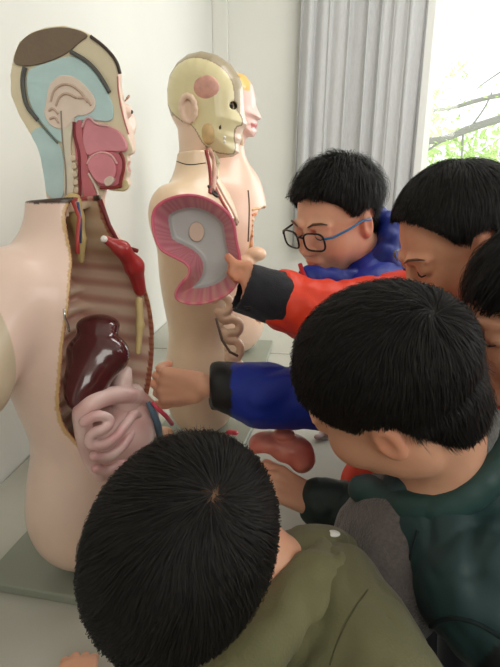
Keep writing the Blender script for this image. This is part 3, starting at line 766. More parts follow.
# ------------------------------------------------------------------ people
FH = Vector((-math.sin(YAW), math.cos(YAW), 0))            # level direction away from the camera side
def look(az, pit):
    a, p = math.radians(az), math.radians(pit); h = -_rt * math.cos(a) + FH * math.sin(a)
    return h * math.cos(p) + Vector((0, 0, -math.sin(p)))
HL = np.array([(-.12, -.078), (-.06, -.072), (-.038, -.04), (-.024, .018), (.008, .026), (.018, .012), (.03, .024), (.05, .037), (.07, .048), (.12, .052)])
def hairline(x, y, dz=0.): return np.interp(x, HL[:, 0], HL[:, 1]).astype(F32) + dz
def hand_shapes(b, W, d, n, t, S=1., curl=(.5, .6, .5), spread=.12, thumb=(.5, .35, .4), tc=.5, r0=.0082):
    """wrist, direction, palm normal, thumb side (+1/-1)"""
    d = Vector(d).normalized(); n = Vector(n); n = (n - d * n.dot(d)).normalized(); s = d.cross(n) * t; W = Vector(W)
    offs = [.024, .008, -.008, -.023]; Ls = [.062, .069, .064, .050]; tips = []
    for i, (o, L) in enumerate(zip(offs, Ls)):
        K = W + d * (.070 - .004 * abs(i - 1)) * S + s * o * S
        b.cap(W + s * o * .55 * S + d * .008 * S, K, .0125 * S, .0105 * S, k=.008)
        dd = (d + s * spread * (1.5 - i) / 1.5 * .6).normalized(); p = K; r = r0 * S
        ax = dd.cross(n).normalized(); cu = curl[i] if hasattr(curl[0], '__len__') else curl
        a = 0
        for q, (fr, c) in enumerate(zip((.45, .31, .24), cu)):
            a += c; v = dd * math.cos(a) + n * math.sin(a); p2 = p + v * L * fr * S
            b.cap(p, p2, r * (1.0 - .07 * q), r * (.95 - .09 * q), k=.0035 if q == 0 else .002); p = p2
        tips.append(p)
    T0 = W + d * .014 * S + s * .018 * S
    v = (d * math.cos(thumb[0] * 1.6) + s * math.sin(thumb[0] * 1.6) + n * .35).normalized(); p = T0 + v * .034 * S
    b.cap(T0, p, .0135 * S, .0105 * S, k=.008)
    for fr, c in ((.028, thumb[1]), (.023, thumb[2])):
        v = (v + (n * tc + d * (1 - tc)) * c).normalized(); p2 = p + v * fr * S; b.cap(p, p2, .0098 * S, .0085 * S, k=.003); p = p2
    tips.append(p)
    return tips
def face_shapes(b, c, M, s, mouth=0.):
    g = lambda v: Vector(c) + Vector(M @ np.array(v)) * s
    def E(v, r, k=.012, op='+', R=None): b.ell(g(v), tuple(a * s for a in r), R=(M if R is None else M @ R), k=k * s, op=op)
    def K(a, e, ra, rb, k=.01): b.cap(g(a), g(e), ra * s, rb * s, k=k * s)
    E((-.012, 0, .028), (.092, .074, .084)); E((.03, 0, -.028), (.056, .060, .078), .03)
    E((.052, 0, -.082), (.03, .034, .024), .03)
    for y in (-1, 1):
        E((.052, y * .036, -.036), (.032, .026, .030), .02)
        E((.0, y * .052, -.055), (.035, .016, .035), .02)
        E((.085, y * .031, .004), (.017, .021, .011), .012, '-')
        E((.073, y * .031, .002), (.0155, .0165, .0135), .003)            # eyeball under lowered lid
        K((.088, y * .014, .021), (.074, y * .047, .018), .0065, .005, .012)   # brow ridge
        E((.093, y * .010, -.034), (.009, .007, .007), .004)
        # ear: rim, lobe, hollow
        E((-.006, y * .073, -.012), (.016, .008, .028), .006)
        E((-.004, y * .081, -.010), (.0095, .005, .017), .003, '-')
    K((.086, 0, .008), (.102, 0, -.028), .006, .0088, .012); E((.101, 0, -.032), (.009, .010, .008), .005)
    E((.082, 0, -.060), (.014, .024, .014), .012)
    K((.0915, -.014, -.0565), (.0915, .014, -.0565), .0042, .0042, .004); K((.0895, -.013, -.0665), (.0895, .013, -.0665), .005, .005, .004)
    E((.098, 0, -.0615), (.012, .022, .0011), .0015, '-')
    b.ell(g((.075, 0, -.094)), (.016 * s, .02 * s, .013 * s), R=M, k=.014 * s)
def head_local(V, c, M, s): return (V - np.array(c)) @ M / s
def skin_col(base, c, M, s, hands=()):
    def f(V):
        q = head_local(V, c, M, s); x, y, z = q[:, 0], q[:, 1], q[:, 2]
        cc = np.tile(base, (len(V), 1)).astype(F32); n = np.clip(.5 + .5 * wob(V.astype(F32), 40), 0, 1)
        cc = mixc(cc, cc * np.array([.97, .9, .86], dtype=F32), n * .5)
        inh = (np.abs(z) < .15) & (np.abs(y) < .1) & (np.abs(x) < .13)
        def blob(p, r): return np.exp(-(((x - p[0]) / r[0]) ** 2 + ((np.abs(y) - p[1]) / r[1]) ** 2 + ((z - p[2]) / r[2]) ** 2)) * inh
        red = base * np.array([.98, .70, .64], dtype=F32)
        cc = mixc(cc, np.tile(red, (len(V), 1)), np.clip(blob((.065, .042, -.035), (.03, .022, .022)) * .45 + blob((.105, 0, -.03), (.015, .015, .015)) * .35 + blob((-.005, .08, -.01), (.03, .02, .035)) * .7, 0, 1))
        lips = blob((.095, 0, -.0615), (.012, .019, .0075)); cc = mixc(cc, np.tile(base * np.array([.85, .46, .44], dtype=F32), (len(V), 1)), np.clip(lips * 1.6, 0, .85))
        for t in hands:
            d = np.sqrt(((V - np.array(t)) ** 2).sum(1)); cc = mixc(cc, np.tile(red, (len(V), 1)), np.exp(-(d / .014) ** 2) * .6)
        return cc
    return f
def make_hair(parent, c, M, s, n=9000, L=(.03, .05), dz=0., whorl=(-.06, .01, .1), puff=.008, grow=1.06, fringe=.0, scalp=0., seed=1, lift=.012, front=.6, wid=.0005, hx=0., hang=.012, taper=.005, label=None, flow=(0, 0, 0), temple=0.):
    rg = np.random.default_rng(seed)
    cc, rr = np.array((-.012, 0, .028)), np.array((.092, .074, .084)) * grow + .004
    b = Body()
    gpt = lambda v: Vector(c) + Vector(M @ np.array(v)) * s
    b.ell(gpt(cc), tuple(rr * s), R=M, k=0); b.ell(gpt((-.055, 0, -.03)), (.045 * s, .056 * s, .06 * s), R=M, k=.02 * s)
    def ex(P, d):
        q = (P - np.array(c, dtype=F32)) @ M.astype(F32) / F32(s)
        hl = hairline(q[..., 0], q[..., 1], dz) + hx * np.clip((q[..., 0] - .03) / .03, 0, 1) + .006 * np.sin(q[..., 1] * 150 + q[..., 0] * 90)
        return smax(d + .0012 * wob(P, 130.) + taper * np.clip((.055 - q[..., 2]) / .06, 0, 1), (hl - q[..., 2]) * s * .8, .004)
    b.extra = ex
    cp = np.array(gpt((-.01, 0, .02)))
    base = L_(22, 19, 17)
    def ccol(V):
        q = head_local(V, c, M, s); k = np.tile(base, (len(V), 1)).astype(F32)
        if scalp:
            w_ = np.array(whorl); w_ = cc + (w_ - cc) / np.linalg.norm((w_ - cc) / rr)
            d = q - w_; r = np.sqrt((d ** 2).sum(1)); k = mixc(k, np.tile(L_(118, 86, 62), (len(V), 1)), np.clip(np.exp(-(r / .017) ** 2) * scalp, 0, 1))
        return k
    cap_o = sculpt('hair', b, cp - .15 * s, cp + .15 * s, .0032, M_scalp, parent, ccol, label=label)
    # strands laid along the scalp, away from the whorl
    me = cap_o.data; nv = len(me.vertices); co = np.empty(nv * 3, dtype=F32); me.vertices.foreach_get('co', co)
    co = co.reshape(-1, 3) + np.array(origin_of(parent)); no = np.empty(nv * 3, dtype=F32); me.vertices.foreach_get('normal', no); no = no.reshape(-1, 3)
    q = head_local(co, c, M, s); nl = no @ M
    outward = ((q - np.array([-.02, 0, .0])) * nl).sum(1) > 0
    root_lim = hairline(q[:, 0], q[:, 1], dz) + hx * np.clip((q[:, 0] - .03) / .03, 0, 1) - .003
    skin_e = np.linalg.norm((q - cc) / rr, axis=1)
    cand = np.nonzero(outward & (q[:, 2] > root_lim) & ((skin_e > .95) | (q[:, 2] < -.0)))[0]; ids = rg.choice(cand, n)
    p = q[ids] + rg.normal(0, .002, (n, 3)); nn = nl[ids]
    wp = np.array(whorl); wp = cc + (wp - cc) / np.linalg.norm((wp - cc) / rr)
    d = p - wp; r = np.linalg.norm(d, axis=1, keepdims=True) + 1e-6; t = d / r
    swirl = np.cross(nn, t); t = t + swirl * .6 * np.exp(-(r / .05))
    t = t + np.array(flow) + np.array([fringe, 0, -.35])
    cl = np.stack([wob(p.astype(F32), 60., 3. + j) for j in range(3)], 1) * .5; t = t + cl + rg.normal(0, .06, (n, 3))
    t -= nn * (t * nn).sum(1, keepdims=True); t /= np.linalg.norm(t, axis=1, keepdims=True)
    Ls = rg.uniform(L[0], L[1], n) * (1 - .45 * (p[:, 2] < .0)) ; lf = np.clip(np.abs(rg.normal(0, .6, n)), 0, 1.4) * lift + .001; Ls = Ls * np.where(p[:, 0] > .03, front, 1.)
    lf *= np.where(p[:, 2] < .01, .35, 1.); tz = np.clip((p[:, 2] + .01) / .07, .15, 1.); lf *= tz
    ns = 5; pts = []; ok = np.ones(n, bool); hv = rg.uniform(.1, 1., n)
    for i in range(ns + 1):
        u = i / ns; x = p + t * (Ls * u)[:, None] + np.array([0, 0, -1.]) * (Ls * u * u * .25)[:, None]
        e = np.linalg.norm((x - cc) / rr, axis=1)
        targ = 1.004 + (lf * math.sin(math.pi * u * .72) + puff * tz * math.sin(math.pi * min(u * .8 + .1, 1))) / .085 - (1 - tz) * taper / .085
        up_ = x[:, 2] > -.01
        x2 = cc + (x - cc) * (targ / e)[:, None]
        x = np.where(up_[:, None], x2, x + nn * (.001 + lf * u * .6)[:, None])
        if i:
            lim = hairline(x[:, 0], x[:, 1], dz) + hx * np.clip((x[:, 0] - .03) / .03, 0, 1) - hang * hv
            ok &= x[:, 2] > lim; x = np.where(ok[:, None], x, pts[-1] + (x - pts[-1]) * .03)
        pts.append(x)
    pts = np.stack(pts, 1)                        # n, ns+1, 3
    tan = np.gradient(pts, axis=1); wv = np.cross(tan, nn[:, None, :] + rg.normal(0, .16, (n, 1, 3))); wv /= np.linalg.norm(wv, axis=2, keepdims=True) + 1e-9
    wd = (wid * np.array([1, 1.1, 1, .9, .6, .12]))[None, :, None] * rg.uniform(.7, 1.4, (n, 1, 1))
    A = pts - wv * wd; Bv = pts + wv * wd
    V = np.stack([A, Bv], 2).reshape(-1, 3) * s @ M.T + np.array(c)
    bi = (np.arange(n) * (ns + 1) * 2)[:, None] + (np.arange(ns) * 2)[None]
    Fc = np.stack([bi, bi + 1, bi + 3, bi + 2], -1).reshape(-1, 4)
    mesh_obj('hair_strands', V, Fc, M_hair, cap_o)
    return cap_o

def person(label, name, hc, fwd, up, s, N, SL, SR, pelvis, arms, skin, hand_specs, res=.003, neck=(-.03, 0, -.07)):
    """arms: {'L':(elbow,wrist),'R':...}; hand_specs: {'L': dict(d,n,t,...)}"""
    foot = Vector((pelvis[0] + .05, pelvis[1], 0))
    root = empty(name, foot); tag(root, label, 'person')
    hc = Vector(hc); M = frame(fwd, up); g = lambda v: hc + Vector(M @ np.array(v)) * s
    b = Body(); face_shapes(b, hc, M, s)
    b.cap(g(neck), N, .046 * s, .052, k=.02)
    b.cap(SL, SR, .042, .042, k=.03); b.cap(N, pelvis, .075, .088, k=.03)
    tips = []
    for a, (S, ) in (('L', (SL,)), ('R', (SR,))):
        if a not in arms: continue
        E, W = arms[a]; b.cap(S, E, .036, .032, k=.02); b.cap(E, W, .032, .020, k=.01)
        if a in hand_specs: tips += hand_shapes(b, W, **hand_specs[a])
    pts = [hc, N, SL, SR, Vector(pelvis)] + [p for v in arms.values() for p in v] + tips
    a = np.array([tuple(p) for p in pts]); lo, hi = a.min(0) - .07, a.max(0) + .07
    lo = np.minimum(lo, np.array(hc) - .15 * s); hi = np.maximum(hi, np.array(hc) + .15 * s)
    o = sculpt('body', b, lo, hi, res, M_skin, root, skin_col(skin, hc, M, s, tips))
    return root, M, g, o
def garment(name, f, pts, pad, col, m, root, h=.005, amp=.004, freq=26., label=None, rel=1, gr=1.):
    a = np.array([tuple(p) for p in pts]); f0 = f.extra
    def ex(P, d):
        if f0 is not None: d = f0(P, d)
        g1 = np.exp(-(wob(P * np.array((1, 1, .6), dtype=F32), freq * .75, 5.) / .14) ** 2); g2 = np.exp(-(wob(P, freq * 1.6, 9.) / .12) ** 2)
        return d - amp * wob(P, freq) - amp * .4 * wob(P, freq * 2.7, 2.) + gr * amp * (.9 * g1 + .35 * g2)
    f.extra = ex
    return sculpt(name, f, a.min(0) - pad, a.max(0) + pad, h, m, root, col, label=label, rel=rel)
def legs(root, pelvis, col, shoe=(40, 40, 42)):
    p = Vector(pelvis); b = Body(); fx = p.x + .05
    b.ell(p + Vector((0, 0, -.02)), (.11, .14, .10), k=.02)
    for sd in (-1, 1):
        b.cap(p + Vector((0, sd * .065, -.06)), (fx - .02, p.y + sd * .08, .42), .075, .055, k=.03); b.cap((fx - .02, p.y + sd * .08, .42), (fx, p.y + sd * .085, .07), .055, .045, k=.02)
    lo = np.array((min(p.x, fx) - .16, p.y - .2, .0)); hi = np.array((max(p.x, fx) + .16, p.y + .2, p.z + .14))
    sculpt('trousers', b, lo, hi, .008, M_vc, root, L_(*col))
    for sd in (-1, 1):
        b = Body(); q = Vector((fx - .03, p.y + sd * .085, .035)); b.ell(q, (.11, .042, .034), k=0); b.ell(q + Vector((.05, 0, .03)), (.05, .04, .035), k=.02); b.plane((0, 0, .004), (0, 0, -1), k=.004)
        sculpt('shoe', b, np.array(q) - (.14, .07, .05), np.array(q) + (.14, .07, .09), .005, M_vc, root, L_(*shoe))

SK = L_(230, 176, 146)
# ---- boy with glasses
G_h = at(337, 218, 1.02); Gf = look(-38, 20)
G_SL, G_SR, G_N = at(372, 300, 1.00), at(378, 268, 1.28), at(366, 262, 1.10)
G_P = Vector((.36, 1.20, .80)); G_E, G_W = at(372, 402, .93), at(203, 386, .93)
rootG, MG, gG, bG = person('boy with dark-rimmed glasses and bright blue jacket, standing nearest the curtain', 'person', G_h, Gf, (0, .0, 1), .94, G_N, G_SL, G_SR, G_P,
    {'L': (G_E, G_W), 'R': (at(395, 350, 1.3), at(372, 395, 1.25))}, SK,
    {'L': dict(d=-_rt + _up * .02, n=_fw + _up * .3, t=1, S=1.06, curl=(.95, .9, .5), spread=.02, thumb=(.3, .2, .3), tc=.5)}, res=.0026)
make_hair(rootG, G_h, MG, .94, n=20000, L=(.025, .042), hx=.022, hang=.010, wid=.0005, whorl=(-.05, .01, .1), puff=.002, lift=.013, grow=1.02, seed=3, fringe=.45, dz=.004, front=.7, taper=.008)
BL = (18, 46, 156)
b = Body(); b.cap(G_SL, G_SR, .062, .062, k=.04); b.cap(G_N + Vector((.02, 0, -.04)), G_P, .115, .13, k=.05); b.cap(G_SL, G_E, .062, .058, k=.03); b.cap(G_E, at(262, 395, .93), .060, .056, k=.02); b.cap(at(262, 395, .93), G_W + _rt * .03, .056, .046, k=.02)
b.cap(G_SR, at(395, 350, 1.3), .06, .055, k=.03); b.cap(at(395, 350, 1.3), at(372, 395, 1.25), .055, .045, k=.02)
b.plane(G_W + _rt * .012, -_rt, k=.006)
def colG(V):
    c = np.tile(L_(*BL), (len(V), 1)).astype(F32); d = ((V - np.array(G_W)) @ np.array(_rt))
    m = (d < .052) & (np.abs(V[:, 0] - G_W.x) < .1) & (np.linalg.norm(V - np.array(G_W), axis=1) < .12); c[m] = L_(24, 22, 24); return c
garment('jacket', b, [G_h, G_SL, G_SR, G_P, G_E, G_W], .12, colG, M_puff, rootG, h=.0045, amp=.0035, freq=28)
# collar standing round the neck
b = Body(); cp = [at(309, 277, .955), at(320, 279, .955)] + [gG(v) for v in ( (.03, .075, -.118), (-.04, .092, -.075), (-.095, .06, -.045), (-.11, 0, -.04), (-.09, -.06, -.06), (-.03, -.085, -.11), (.03, -.07, -.135))]
b.chain(smooth_poly([tuple(p) for p in cp], 1, False), .021, k=.01); b.chain([p + Vector((0, 0, -.035)) for p in cp], .024, k=.02)
garment('collar', b, cp, .08, L_(24, 46, 140), M_puff, rootG, h=.004, amp=.003, freq=45)
tube('zip', [at(300, 264, .94), at(302, 271, .935), at(306, 279, .93), at(312, 287, .93)], .004, vmat('zip_red', (190, 34, 44), .5), rootG)
# glasses
M_rim = vmat('rim_black', (30, 26, 28), .25); M_arm = vmat('temple_blue', (44, 122, 176), .3)
def rrect(cy, x, hw, hh, n=28, bow=.004, z0=-.004):
    P = []
    for i in range(n):
        a = 2 * math.pi * i / n; ca, sa = math.cos(a), math.sin(a); e = .62
        yy = hw * math.copysign(abs(ca) ** e, ca); zz = hh * math.copysign(abs(sa) ** e, sa)
        P.append(gG((x - abs(yy + cy) * .16 + .004, cy + yy, z0 + zz)))
    return P
gl = tube('glasses', [gG(v) for v in ((.1085, -.009, .003), (.111, -.004, .006), (.111, .004, .006), (.1085, .009, .003))], .0018, M_rim, rootG, label='dark-rimmed glasses with blue temples')
M_lens = bpy.data.materials.new('lens'); M_lens.use_nodes = True; nt = M_lens.node_tree; nt.nodes.clear()
_o = nt.nodes.new('ShaderNodeOutputMaterial'); _t = nt.nodes.new('ShaderNodeBsdfTransparent'); _g = nt.nodes.new('ShaderNodeBsdfGlossy'); _m = nt.nodes.new('ShaderNodeMixShader')
_g.inputs['Roughness'].default_value = .05; _m.inputs[0].default_value = .06
nt.links.new(_t.outputs[0], _m.inputs[1]); nt.links.new(_g.outputs[0], _m.inputs[2]); nt.links.new(_m.outputs[0], _o.inputs[0])
for sd in (-1, 1):
    P = rrect(sd * .033, .106, .0245, .0185); tube('rim', P, .0019, M_rim, gl, 8, True)
    ctr = sum(P, Vector()) / len(P); mesh_obj('lens', np.array([tuple(ctr)] + [tuple(p) for p in P]), [(0, i + 1, (i + 1) % len(P) + 1) for i in range(len(P))], M_lens, gl)
    tube('temple', [gG(v) for v in ((.1005, sd * .0585, .004), (.09, sd * .071, .004), (.05, sd * .078, .004), (.01, sd * .080, .006), (-.012, sd * .080, -.002))], .0022, M_arm if sd > 0 else M_rim, gl)
for sd in (-1, 1):
    tube('eyelid', [gG(v) for v in ((.0855, sd * .018, -.002), (.0885, sd * .026, -.0055), (.0885, sd * .034, -.0065), (.084, sd * .043, -.004))], [.0007, .0013, .0014, .0007], M_dark, rootG)
    tube('eyebrow', [gG(v) for v in ((.0965, sd * .014, .022), (.093, sd * .028, .028), (.085, sd * .042, .027), (.077, sd * .05, .022))], [.0012, .0024, .0022, .0008], M_brown, rootG)
legs(rootG, G_P, (44, 46, 56))

# ---- boy in the orange-red jacket
O_h = at(456, 240, .80); O_f = look(-8, 33)
O_N, O_SR, O_SL = at(500, 318, .86), at(428, 300, .98), at(545, 345, .74)
O_P = Vector((.48, .88, .82)); O_E, O_W = at(326, 318, .93), at(252, 300, .893)
rootO, MO, gO, bO = person('dark-haired boy in orange-red jacket reaching out to hold up the pink shell', 'person', O_h, O_f, (0, 0, 1), .93, O_N, O_SL, O_SR, O_P,
    {'R': (O_E, O_W), 'L': (at(540, 450, .74), at(480, 520, .85))}, L_(220, 160, 128),
    {'R': dict(d=-_rt * .12 + _up * .95, n=-_rt, t=1, S=.84, curl=(1.25, 1.5, .9), spread=.0, thumb=(.02, .25, .35), tc=.7)})
make_hair(rootO, O_h, MO, .93, n=20000, L=(.035, .05), hx=.034, wid=.0005, front=.3, whorl=(-.06, 0, .1), puff=.003, seed=5, fringe=.35, dz=.006, lift=.003)
OR = (242, 70, 42)
b = Body(); b.cap(O_SL, O_SR, .062, .062, k=.04); b.cap(O_N + Vector((.02, 0, -.05)), O_P, .11, .13, k=.05); b.cap(O_SR, O_E, .068, .064, k=.03); b.cap(at(430, 410, 1.02), at(364, 482, 1.0), .09, .045, k=.03); b.cap(O_E, at(262, 290, .90), .062, .050, k=.02)
b.cap(O_SL, at(540, 450, .74), .06, .055, k=.03)
cd = (at(262, 290, .90) - O_E).normalized(); b.plane(at(273, 293, .905), cd, k=.006)
b.extra = lambda P, d: d - .0035 * np.sin((P @ np.array(_rt, dtype=F32)) * 190 + wob(P, 22.) * 2.2) * np.clip((.10 - np.sqrt(((P - np.array(O_E, dtype=F32)) ** 2).sum(-1))) / .05, 0, 1)
def colO(V):
    c = np.tile(L_(*OR), (len(V), 1)).astype(F32); return c
garment('jacket', b, [O_h, O_SL, O_SR, O_P, O_E, O_W], .12, colO, M_puff, rootO, h=.0045, amp=.0045, freq=26)
b = Body(); b.cap(at(276, 298, .90), at(238, 286, .893), .047, .044, k=0); b.plane(at(241, 287, .893), cd, k=.004); b.cap(at(248, 290, .893), at(222, 282, .893), .036, .036, k=.003, op='-')
garment('cuff', b, [at(276, 298, .90), at(240, 286, .893)], .06, L_(26, 26, 34), M_vc, rootO, h=.0035, amp=.0015, freq=60, label='black sleeve cuff')
b = Body(); cp = [gO(v) for v in ((.06, .05, -.14), (-.0, .08, -.12), (-.06, .07, -.10), (-.10, 0, -.08), (-.06, -.07, -.10), (.0, -.08, -.12), (.06, -.05, -.14))]
b.chain(smooth_poly([tuple(p) for p in cp], 1, False), .02, k=.01); b.chain([p + Vector((0, 0, -.03)) for p in cp], .024, k=.02)
garment('collar', b, cp, .08, L_(186, 28, 36), M_puff, rootO, h=.005, amp=.003, freq=45, label='crimson collar')
for sd in (-1, 1):
    tube('eyelid', [gO(v) for v in ((.0855, sd * .018, -.002), (.0885, sd * .026, -.0055), (.0885, sd * .034, -.0065), (.084, sd * .043, -.004))], [.0007, .0013, .0014, .0007], M_dark, rootO)
    tube('eyebrow', [gO(v) for v in ((.0965, sd * .014, .022), (.093, sd * .028, .028), (.085, sd * .042, .027), (.077, sd * .05, .022))], [.001, .002, .002, .0008], M_brown, rootO)
legs(rootO, O_P, (40, 42, 50))

# ---- boy at the right edge
R_h = at(541, 316, .64); R_N = at(590, 400, .66)
R_P = Vector((.74, .62, .82)); R_SL, R_SR = at(640, 430, .60), at(560, 420, .76)
rootR, MR, gR, bR = person('child in crimson jacket mostly cut off at the right edge, face in profile', 'person', R_h, look(-4, 14), (0, 0, 1), .95, R_N, R_SL, R_SR, R_P,
    {'R': (Vector((.52, .72, .88)), Vector((.40, .74, .86))), 'L': (Vector((.62, .46, .88)), Vector((.52, .42, .84)))}, L_(218, 160, 130), {})
make_hair(rootR, R_h, MR, .95, n=6000, L=(.04, .06), puff=.004, seed=6, fringe=.4, dz=-.008, lift=.005)
b = Body(); b.cap(R_SL, R_SR, .06, .06, k=.04); b.cap(R_N + Vector((.02, 0, -.05)), R_P, .11, .13, k=.05); b.cap(R_SR, (.52, .72, .88), .055, .05, k=.03); b.cap(R_SL, (.62, .46, .88), .055, .05, k=.03)
garment('jacket', b, [R_h, R_SL, R_SR, R_P], .14, L_(150, 26, 34), M_puff, rootR, h=.006)
for sd in (-1, 1): tube('eyelid', [gR(v) for v in ((.0855, sd * .018, -.002), (.0885, sd * .026, -.0055), (.0885, sd * .034, -.0065), (.084, sd * .043, -.004))], [.0007, .0013, .0014, .0007], M_dark, rootR)
legs(rootR, R_P, (46, 46, 52))

# ---- boy in the dark green jacket (centre)
C_h = at(388, 388, .59); rl = math.radians(22)
C_up = Vector((0, 0, math.cos(rl))) - FH * math.sin(rl)
C_N = at(448, 500, .67); C_SL, C_SR = at(492, 585, .58), at(420, 530, .80)
C_P = Vector((.44, .44, .80)); C_E, C_W = at(392, 520, .88), at(312, 503, .92)
rootP, MP, gP, bP = person('boy in dark green jacket and grey fleece, head bent, holding the salmon-red organ', 'person', C_h, look(32, 28), C_up, 1.0, C_N, C_SL, C_SR, C_P,
    {'R': (C_E, C_W), 'L': (Vector((.36, .28, .90)), Vector((.26, .22, .84)))}, L_(226, 172, 142),
    {'R': dict(d=-_rt * .85 + _up * .5, n=-_up * .5 - _rt * .3 + _fw * .5, t=-1, S=1.08, curl=(.35, .4, .3), spread=.08, thumb=(.25, .2, .2), tc=.4)}, neck=(-.035, 0, -.06))
make_hair(rootP, C_h, MP, 1.0, n=40000, L=(.022, .038), wid=.00036, whorl=(-.085, .01, .075), puff=.003, grow=1.04, seed=8, lift=.004, fringe=.2)
GR = (42, 66, 68)
b = Body(); b.cap(C_SL, C_SR, .070, .065, k=.05); b.cap(C_N + Vector((.0, .0, -.02)), C_P, .097, .13, k=.05); b.cap(C_SR, C_E, .062, .052, k=.03); b.cap(C_E, at(322, 502, .925), .052, .043, k=.02)
b.cap(C_SL, (.36, .28, .90), .066, .055, k=.03); b.cap((.36, .28, .90), (.28, .23, .85), .055, .045, k=.03)
b.plane(at(303, 499, .93), at(303, 499, .93) - C_E, k=.006)
def colC_(V):
    c = np.tile(L_(*GR), (len(V), 1)).astype(F32)
    for S_, E_, t0 in ((C_SL, Vector((.36, .28, .90)), .18), (C_SR, C_E, .35)):
        a_, e_ = np.array(S_), np.array(E_) - np.array(S_); t = ((V - a_) @ e_) / (e_ @ e_); dd = np.linalg.norm(V - a_ - np.clip(t, 0, 1.2)[:, None] * e_, axis=1)
        c[(t > t0) & (dd < .085)] = L_(34, 38, 40)
    c[np.linalg.norm(V - np.array(at(322, 503, .92)), axis=1) < .09] = L_(28, 44, 42)
    return c
garment('jacket', b, [C_SL, C_SR, C_P, C_E, C_W, C_N, Vector((.28, .23, .85))], .12, colC_, M_puff, rootP, h=.0042, amp=.0045, freq=20, gr=1.7)
b = Body(); b.ell(at(392, 560, .70), (.075, .10, .12), k=.02); b.cap(at(440, 500, .66), at(385, 545, .74), .065, .07, k=.03)
garment('fleece', b, [at(392, 560, .70), at(440, 500, .66)], .16, L_(96, 88, 86), M_fleece, rootP, h=.0045, amp=.003, freq=34, label='charcoal grey fleece under the jacket')
b = Body(); cp = [at(452, 486, .605),  at(472, 460, .60), at(485, 438, .60), at(491, 416, .62)]
b.chain(smooth_poly([tuple(p) for p in cp], 1, False), .012, k=.01)
garment('fleece_collar', b, cp, .06, L_(104, 104, 102), M_fleece, rootP, h=.0035, amp=.002, freq=50)
b = Body(); cp = [at(362, 488, .70), at(388, 499, .66), at(418, 508, .62), at(450, 505, .60), at(478, 487, .59), at(505, 458, .59), at(520, 430, .62)]
b.chain(smooth_poly([tuple(p) for p in cp], 1, False), .019, k=.01)
garment('collar', b, cp, .07, L_(44, 72, 70), M_puff, rootP, h=.004, amp=.0015, freq=40)
M_teal = vmat('teal_seam_crease_shade', (24, 40, 42), .8)  # dark teal for the zip line and the drawn-in crease shade
CJ = [o for o in rootP.children if o.name.startswith('jacket')]
seam('zip_edge', CJ, [(418, 530), (408, 565), (403, 600), (410, 640), (420, 675)], .002, M_teal, CJ[0])
seam('sleeve_crease_shade', CJ, [(422, 632), (445, 617), (475, 621), (505, 640)], .0028, M_teal, CJ[0])  # dark tube drawn in as the shade of the sleeve crease
pass
legs(rootP, C_P, (44, 46, 54))

# ---- boy in the olive jacket (front)
fr = lambda a, b_, c: _rt * a + _up * b_ + _fw * c
F_h = at(175, 546, .475); F_N = at(308, 614, .60); F_SL, F_SR = at(345, 745, .50), at(316, 582, .66)
F_P = Vector((.265, .0, .82))
rootF, MF, gF, bF = person('boy in olive green hooded jacket, seen from above his black-haired head', 'person', F_h, fr(-.42, -.86, -.15), fr(.12, .1, -.97), .95, F_N, F_SL, F_SR, F_P,
    {'L': (Vector((-.02, .17, .86)), atz(76, 696, .795)), 'R': (Vector((.02, .52, .86)), Vector((-.10, .56, .80)))}, L_(226, 172, 142),
    {'L': dict(d=(atz(80, 645, .785) - atz(76, 696, .80)), n=(0, 0, -1), t=1, S=.8, curl=(.3, .3, .2), spread=.1), 'R': dict(d=(-1, .2, -.1), n=(0, 0, -1), t=-1, S=.85, curl=(.3, .3, .3))})
make_hair(rootF, F_h, MF, .95, n=46000, L=(.03, .045), wid=.00036, whorl=(-.075, .0, .10), puff=.002, grow=1.03, seed=9, lift=.0035, scalp=.9, dz=-.01)
OL = (102, 100, 68)
b = Body(); b.cap(F_SL, F_SR, .062, .055, k=.05); b.cap(F_N, F_P, .096, .12, k=.05); b.cap(F_SR, (.02, .52, .86), .055, .05, k=.03); b.cap((.02, .52, .86), (-.06, .555, .81), .05, .036, k=.02)
b.cap(F_SL, (-.02, .17, .86), .058, .05, k=.03); b.cap((-.02, .17, .86), atz(74, 712, .795), .05, .034, k=.02)
garment('jacket', b, [F_N, F_SL, F_SR, F_P, Vector((-.02, .17, .86)), atz(60, 750, .80)], .12, L_(*OL), M_vc, rootF, h=.0042, amp=.0042, freq=20, gr=1.7)
b = Body(); b.ell(at(322, 622, .60), (.060, .085, .060), k=.01)
b.chain([at(322, 553, .585), at(312, 574, .555), at(299, 597, .53), at(282, 620, .51), at(260, 645, .49), at(232, 672, .48)], [.022, .030, .031, .031, .030, .028], k=.004)
b.chain([at(338, 556, .570), at(330, 576, .545), at(318, 598, .520), at(302, 622, .500), at(284, 646, .485)], [.010, .012, .012, .012, .010], k=.003)
b.ell(at(335, 695, .56), (.07, .10, .085), k=.012)
garment('hood', b, [at(326, 614, .60), at(372, 690, .56), at(300, 672, .56)], .13, L_(108, 106, 72), M_vc, rootF, h=.004, amp=.0042, freq=22, gr=1.6)
for pts in ([(343, 545, .545), (330, 575, .52), (306, 612, .50), (275, 650, .48)], [(351, 552, .55), (340, 582, .525), (320, 615, .505), (296, 655, .49)]):
    pass
wl = surf([o for o in rootF.children if o.name.startswith(('hood', 'jacket'))], [(333, 534)])
if wl: ball('lining', wl[0], 1, vmat('lining_white', (226, 228, 224), .7), rootF, 8, sq=(.008, .006, .002))
hood = [o for o in rootF.children if o.name.startswith('hood')][0]
M_seam = vmat('olive_seam', (78, 76, 50), .9)
FJ = [o for o in rootF.children if o.name.startswith(('hood', 'jacket'))]
seam('hood_seam', FJ, [(368, 590), (352, 612), (338, 640), (330, 665)], .0008, M_seam, hood)
legs(rootF, F_P, (40, 42, 52))

